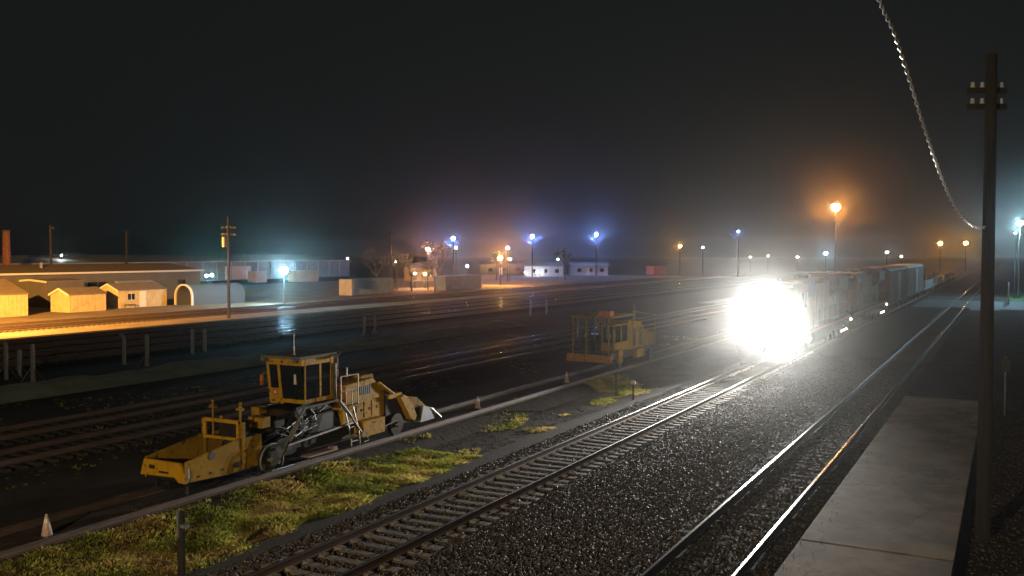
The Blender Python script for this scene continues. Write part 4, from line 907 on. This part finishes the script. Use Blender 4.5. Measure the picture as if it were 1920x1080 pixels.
# ---------------------------------------------------------------- braced posts, small things
def braced_post(label, x, y, h=1.85, hook=0.0, brace=True):
    o = thing('braced_post', label, 'post', (x, y, GZ), group='braced steel posts in the dark yard')
    mb = MB()
    if hook: mb.tube([(0, 0, 0), (0, 0, h - .2), (-hook * .4, 0, h - .05), (-hook, 0, h)], .11, n=8)
    else: mb.cyl((0, 0, 0), (0, 0, h), .12, .11, n=8)
    mb.build('post', M['steel'], o)
    if brace:
        for s in (-1, 1):
            mb = MB(); mb.cyl((0, 0, h * .45), (s * .3, s * .45, 0), .05, n=6); mb.build('brace', M['dark_steel'], o)
for lab, px, py, h, hk, br in (('thick braced post at the picture edge, first of three', 12, 712, 1.9, .15, True), ('short slim post, middle of the three at the picture edge', 37, 708, 1.45, 0, True), ('braced post with spread feet, third from the picture edge', 62, 716, 1.9, 0, True), ('hooked steel post left of its braced neighbour', 233, 684, 1.75, .28, False), ('braced post right beside the hooked steel post', 276, 687, 1.8, 0, True), ('slim lone post left of the regulator cab', 361, 664, 1.6, 0, False), ('faint slim post right of the lone post', 384, 660, 1.5, 0, False), ('braced post, left one of the linked pair beyond the regulator', 683, 629, 1.5, 0, True), ('braced post, right one of the linked pair beyond the regulator', 703, 624, 1.4, 0, True), ('thin far post in the middle of the dark yard', 995, 592, 1.6, 0, False), ('thick far post in the middle of the dark yard', 1025, 590, 1.6, .1, False)):
    p = ground_at(px, py); braced_post(lab, p.x, p.y, h, hk, br)
p = ground_at(341, 1096)
o = thing('marker_post', 'dark foreground post with a small bracket in the grass', 'post', (p.x, p.y, GZ))
mb = MB(); mb.lohi((-.07, -.05, 0), (.07, .05, 1.44)); mb.build('post', M['grease'], o, bevel=.012)
mb = MB(); mb.lohi((.05, -.08, 1.15), (.17, .06, 1.21)); mb.lohi((-.03, -.09, .95), (.02, -.05, 1.48)); mb.build('bracket', M['steel'], o)
M['faded'] = mat('faded_cone', (.5, .3, .25), .7, 0, (.62, .5, .45), 8)
def cone(label, x, y, h=.45, z=GZ):
    o = thing('marker_cone', label, 'cone', (x, y, z))
    mb = MB(); mb.cyl((0, 0, .03), (0, 0, h), .12, .025, n=14); mb.build('cone', M['faded'], o, smooth=True); mb = MB(); mb.lohi((-.17, -.17, 0), (.17, .17, .035)); mb.build('base', M['black'], o)
    mb = MB(); mb.cyl((0, 0, h * .45), (0, 0, h * .8), .078, .048, n=14, cap=False); mb.build('sleeve', M['white'], o)
p = ground_at(88, 1006, -.02); cone('lone pale marker cone on the dark siding', p.x, p.y, .5, -.02)
cone('marker cone on the siding just behind the regulator', -18.65, 32.2, .5, -.02)
cone('marker cone on the siding between the two machines', -18.6, 40.6, .55, -.02)
for lab, px, py, h, top in (('thin dark post beside the small grass patch', 1155, 744, 1.1, False), ('short post with a white top beside the lit track', 1187, 754, .8, True)):
    p = ground_at(px, py); o = thing('marker_post', lab, 'post', (p.x, p.y, GZ)); mb = MB(); mb.cyl((0, 0, 0), (0, 0, h), .04, n=8); mb.build('post', M['dark_steel'], o)
    if top: mb = MB(); mb.box((0, 0, h + .05), (.22, .1, .14)); mb.build('cap', M['white'], o, bevel=.02)
p = at(1890, 475, 36); o = thing('sign_post', 'thin post with a small blank plate right of the big pole', 'post', (p.x, p.y, -.1))
mb = MB(); mb.cyl((0, 0, 0), (0, 0, 2.3), .03, n=8); mb.build('post', M['steel'], o); mb = MB(); mb.lohi((-.16, -.03, 1.7), (.16, -.01, 2.25)); mb.build('plate', M['dark_steel'], o)
# fence by the street lamp
o = thing('guard_rail', 'grey guard rail at the crossing beside the street lamp', 'fence', tuple(at(1893, 475, 118).xy) + (GZ,))
for k in range(4): mb = MB(); mb.lohi((-.06, k * 3, 0), (.06, k * 3 + .12, 2.6)); mb.build('post', M['steel'], o)
for z in (.9, 1.7, 2.4): mb = MB(); mb.lohi((-.1, 0, z), (-.06, 9.2, z + .2)); mb.build('rail', M['steel'], o)

# ---------------------------------------------------------------- bare trees in the middle distance
def tree(label, px, Zd, h, seed, leaves=220):
    r = random.Random(seed); p = at(px, 475, Zd); o = thing('tree', label, 'tree', (p.x, p.y, GZ)); mb = MB(); tips = []
    def grow(q, d, L, rad, n):
        e = q + d * L; m_ = q + d * L * .5 + Vector((r.uniform(-.1, .1), r.uniform(-.1, .1), 0)) * L
        mb.tube([q, m_, e], [rad, rad * .8, rad * .6], n=5)
        if n == 0: tips.append(e); return
        for _ in range(r.choice((2, 3, 3))):
            dd = (d + Vector((r.uniform(-.8, .8), r.uniform(-.8, .8), r.uniform(-.1, .6)))).normalized(); grow(e, dd, L * r.uniform(.6, .82), rad * .58, n - 1)
    grow(Vector((0, 0, 0)), Vector((r.uniform(-.1, .1), r.uniform(-.1, .1), 1)).normalized(), h * .32, .16, 4)
    mb.build('trunk', M['bark'], o)
    lm = MB()
    for k in range(leaves):
        q = r.choice(tips) + Vector((r.gauss(0, .35), r.gauss(0, .35), r.gauss(0, .3))); a = Vector((r.uniform(-1, 1), r.uniform(-1, 1), r.uniform(-1, 1))).normalized() * .16; b = a.orthogonal().normalized() * .09
        lm.add([q - a, q + b, q + a, q - b], [(0, 1, 2, 3)])
    lm.build('crown', M['leaf'], o)
M['bark'] = mat('bark', (.05, .04, .032), .9); M['leaf'] = mat('leaf', (.05, .06, .025), .6, 0, (.08, .085, .035), 1)
for k, (lab, px, Zd, h) in enumerate((('sparse tree farthest left of the bare trees', 705, 172, 7.5), ('sparse tree second from the left of the bare trees', 745, 168, 6.5), ('sparse tree in front of the low yellow lamp', 772, 160, 7.0), ('tall sparse tree by the pink lamp', 822, 166, 9.0), ('dark sparse tree beside the blue-grey container', 815, 155, 6.0), ('small sparse tree right of the brown hall', 1060, 230, 7.5), ('sparse tree in front of the white halls', 930, 225, 7.0))):
    tree(lab, px, Zd, h, 40 + k)

# ---------------------------------------------------------------- smoky night air, its scatter shaped to stand in for lens bloom
hm = bpy.data.materials.new('haze'); hm.use_nodes = True; nt = hm.node_tree
nt.nodes.remove(nt.nodes['Principled BSDF'])
pv = nt.nodes.new('ShaderNodeVolumePrincipled'); pv.inputs['Color'].default_value = (.9, .92, .9, 1); pv.inputs['Density'].default_value = HAZE_DENSITY; pv.inputs['Anisotropy'].default_value = 0.956
nt.links.new(pv.outputs[0], nt.nodes['Material Output'].inputs['Volume'])
mb = MB(); mb.lohi((-1320, -320, -1.6), (720, 1520, 30)); hz = mb.build('haze', hm, kind='stuff', label='thin smoky haze shaped to give every yard lamp a lens-like bloom')
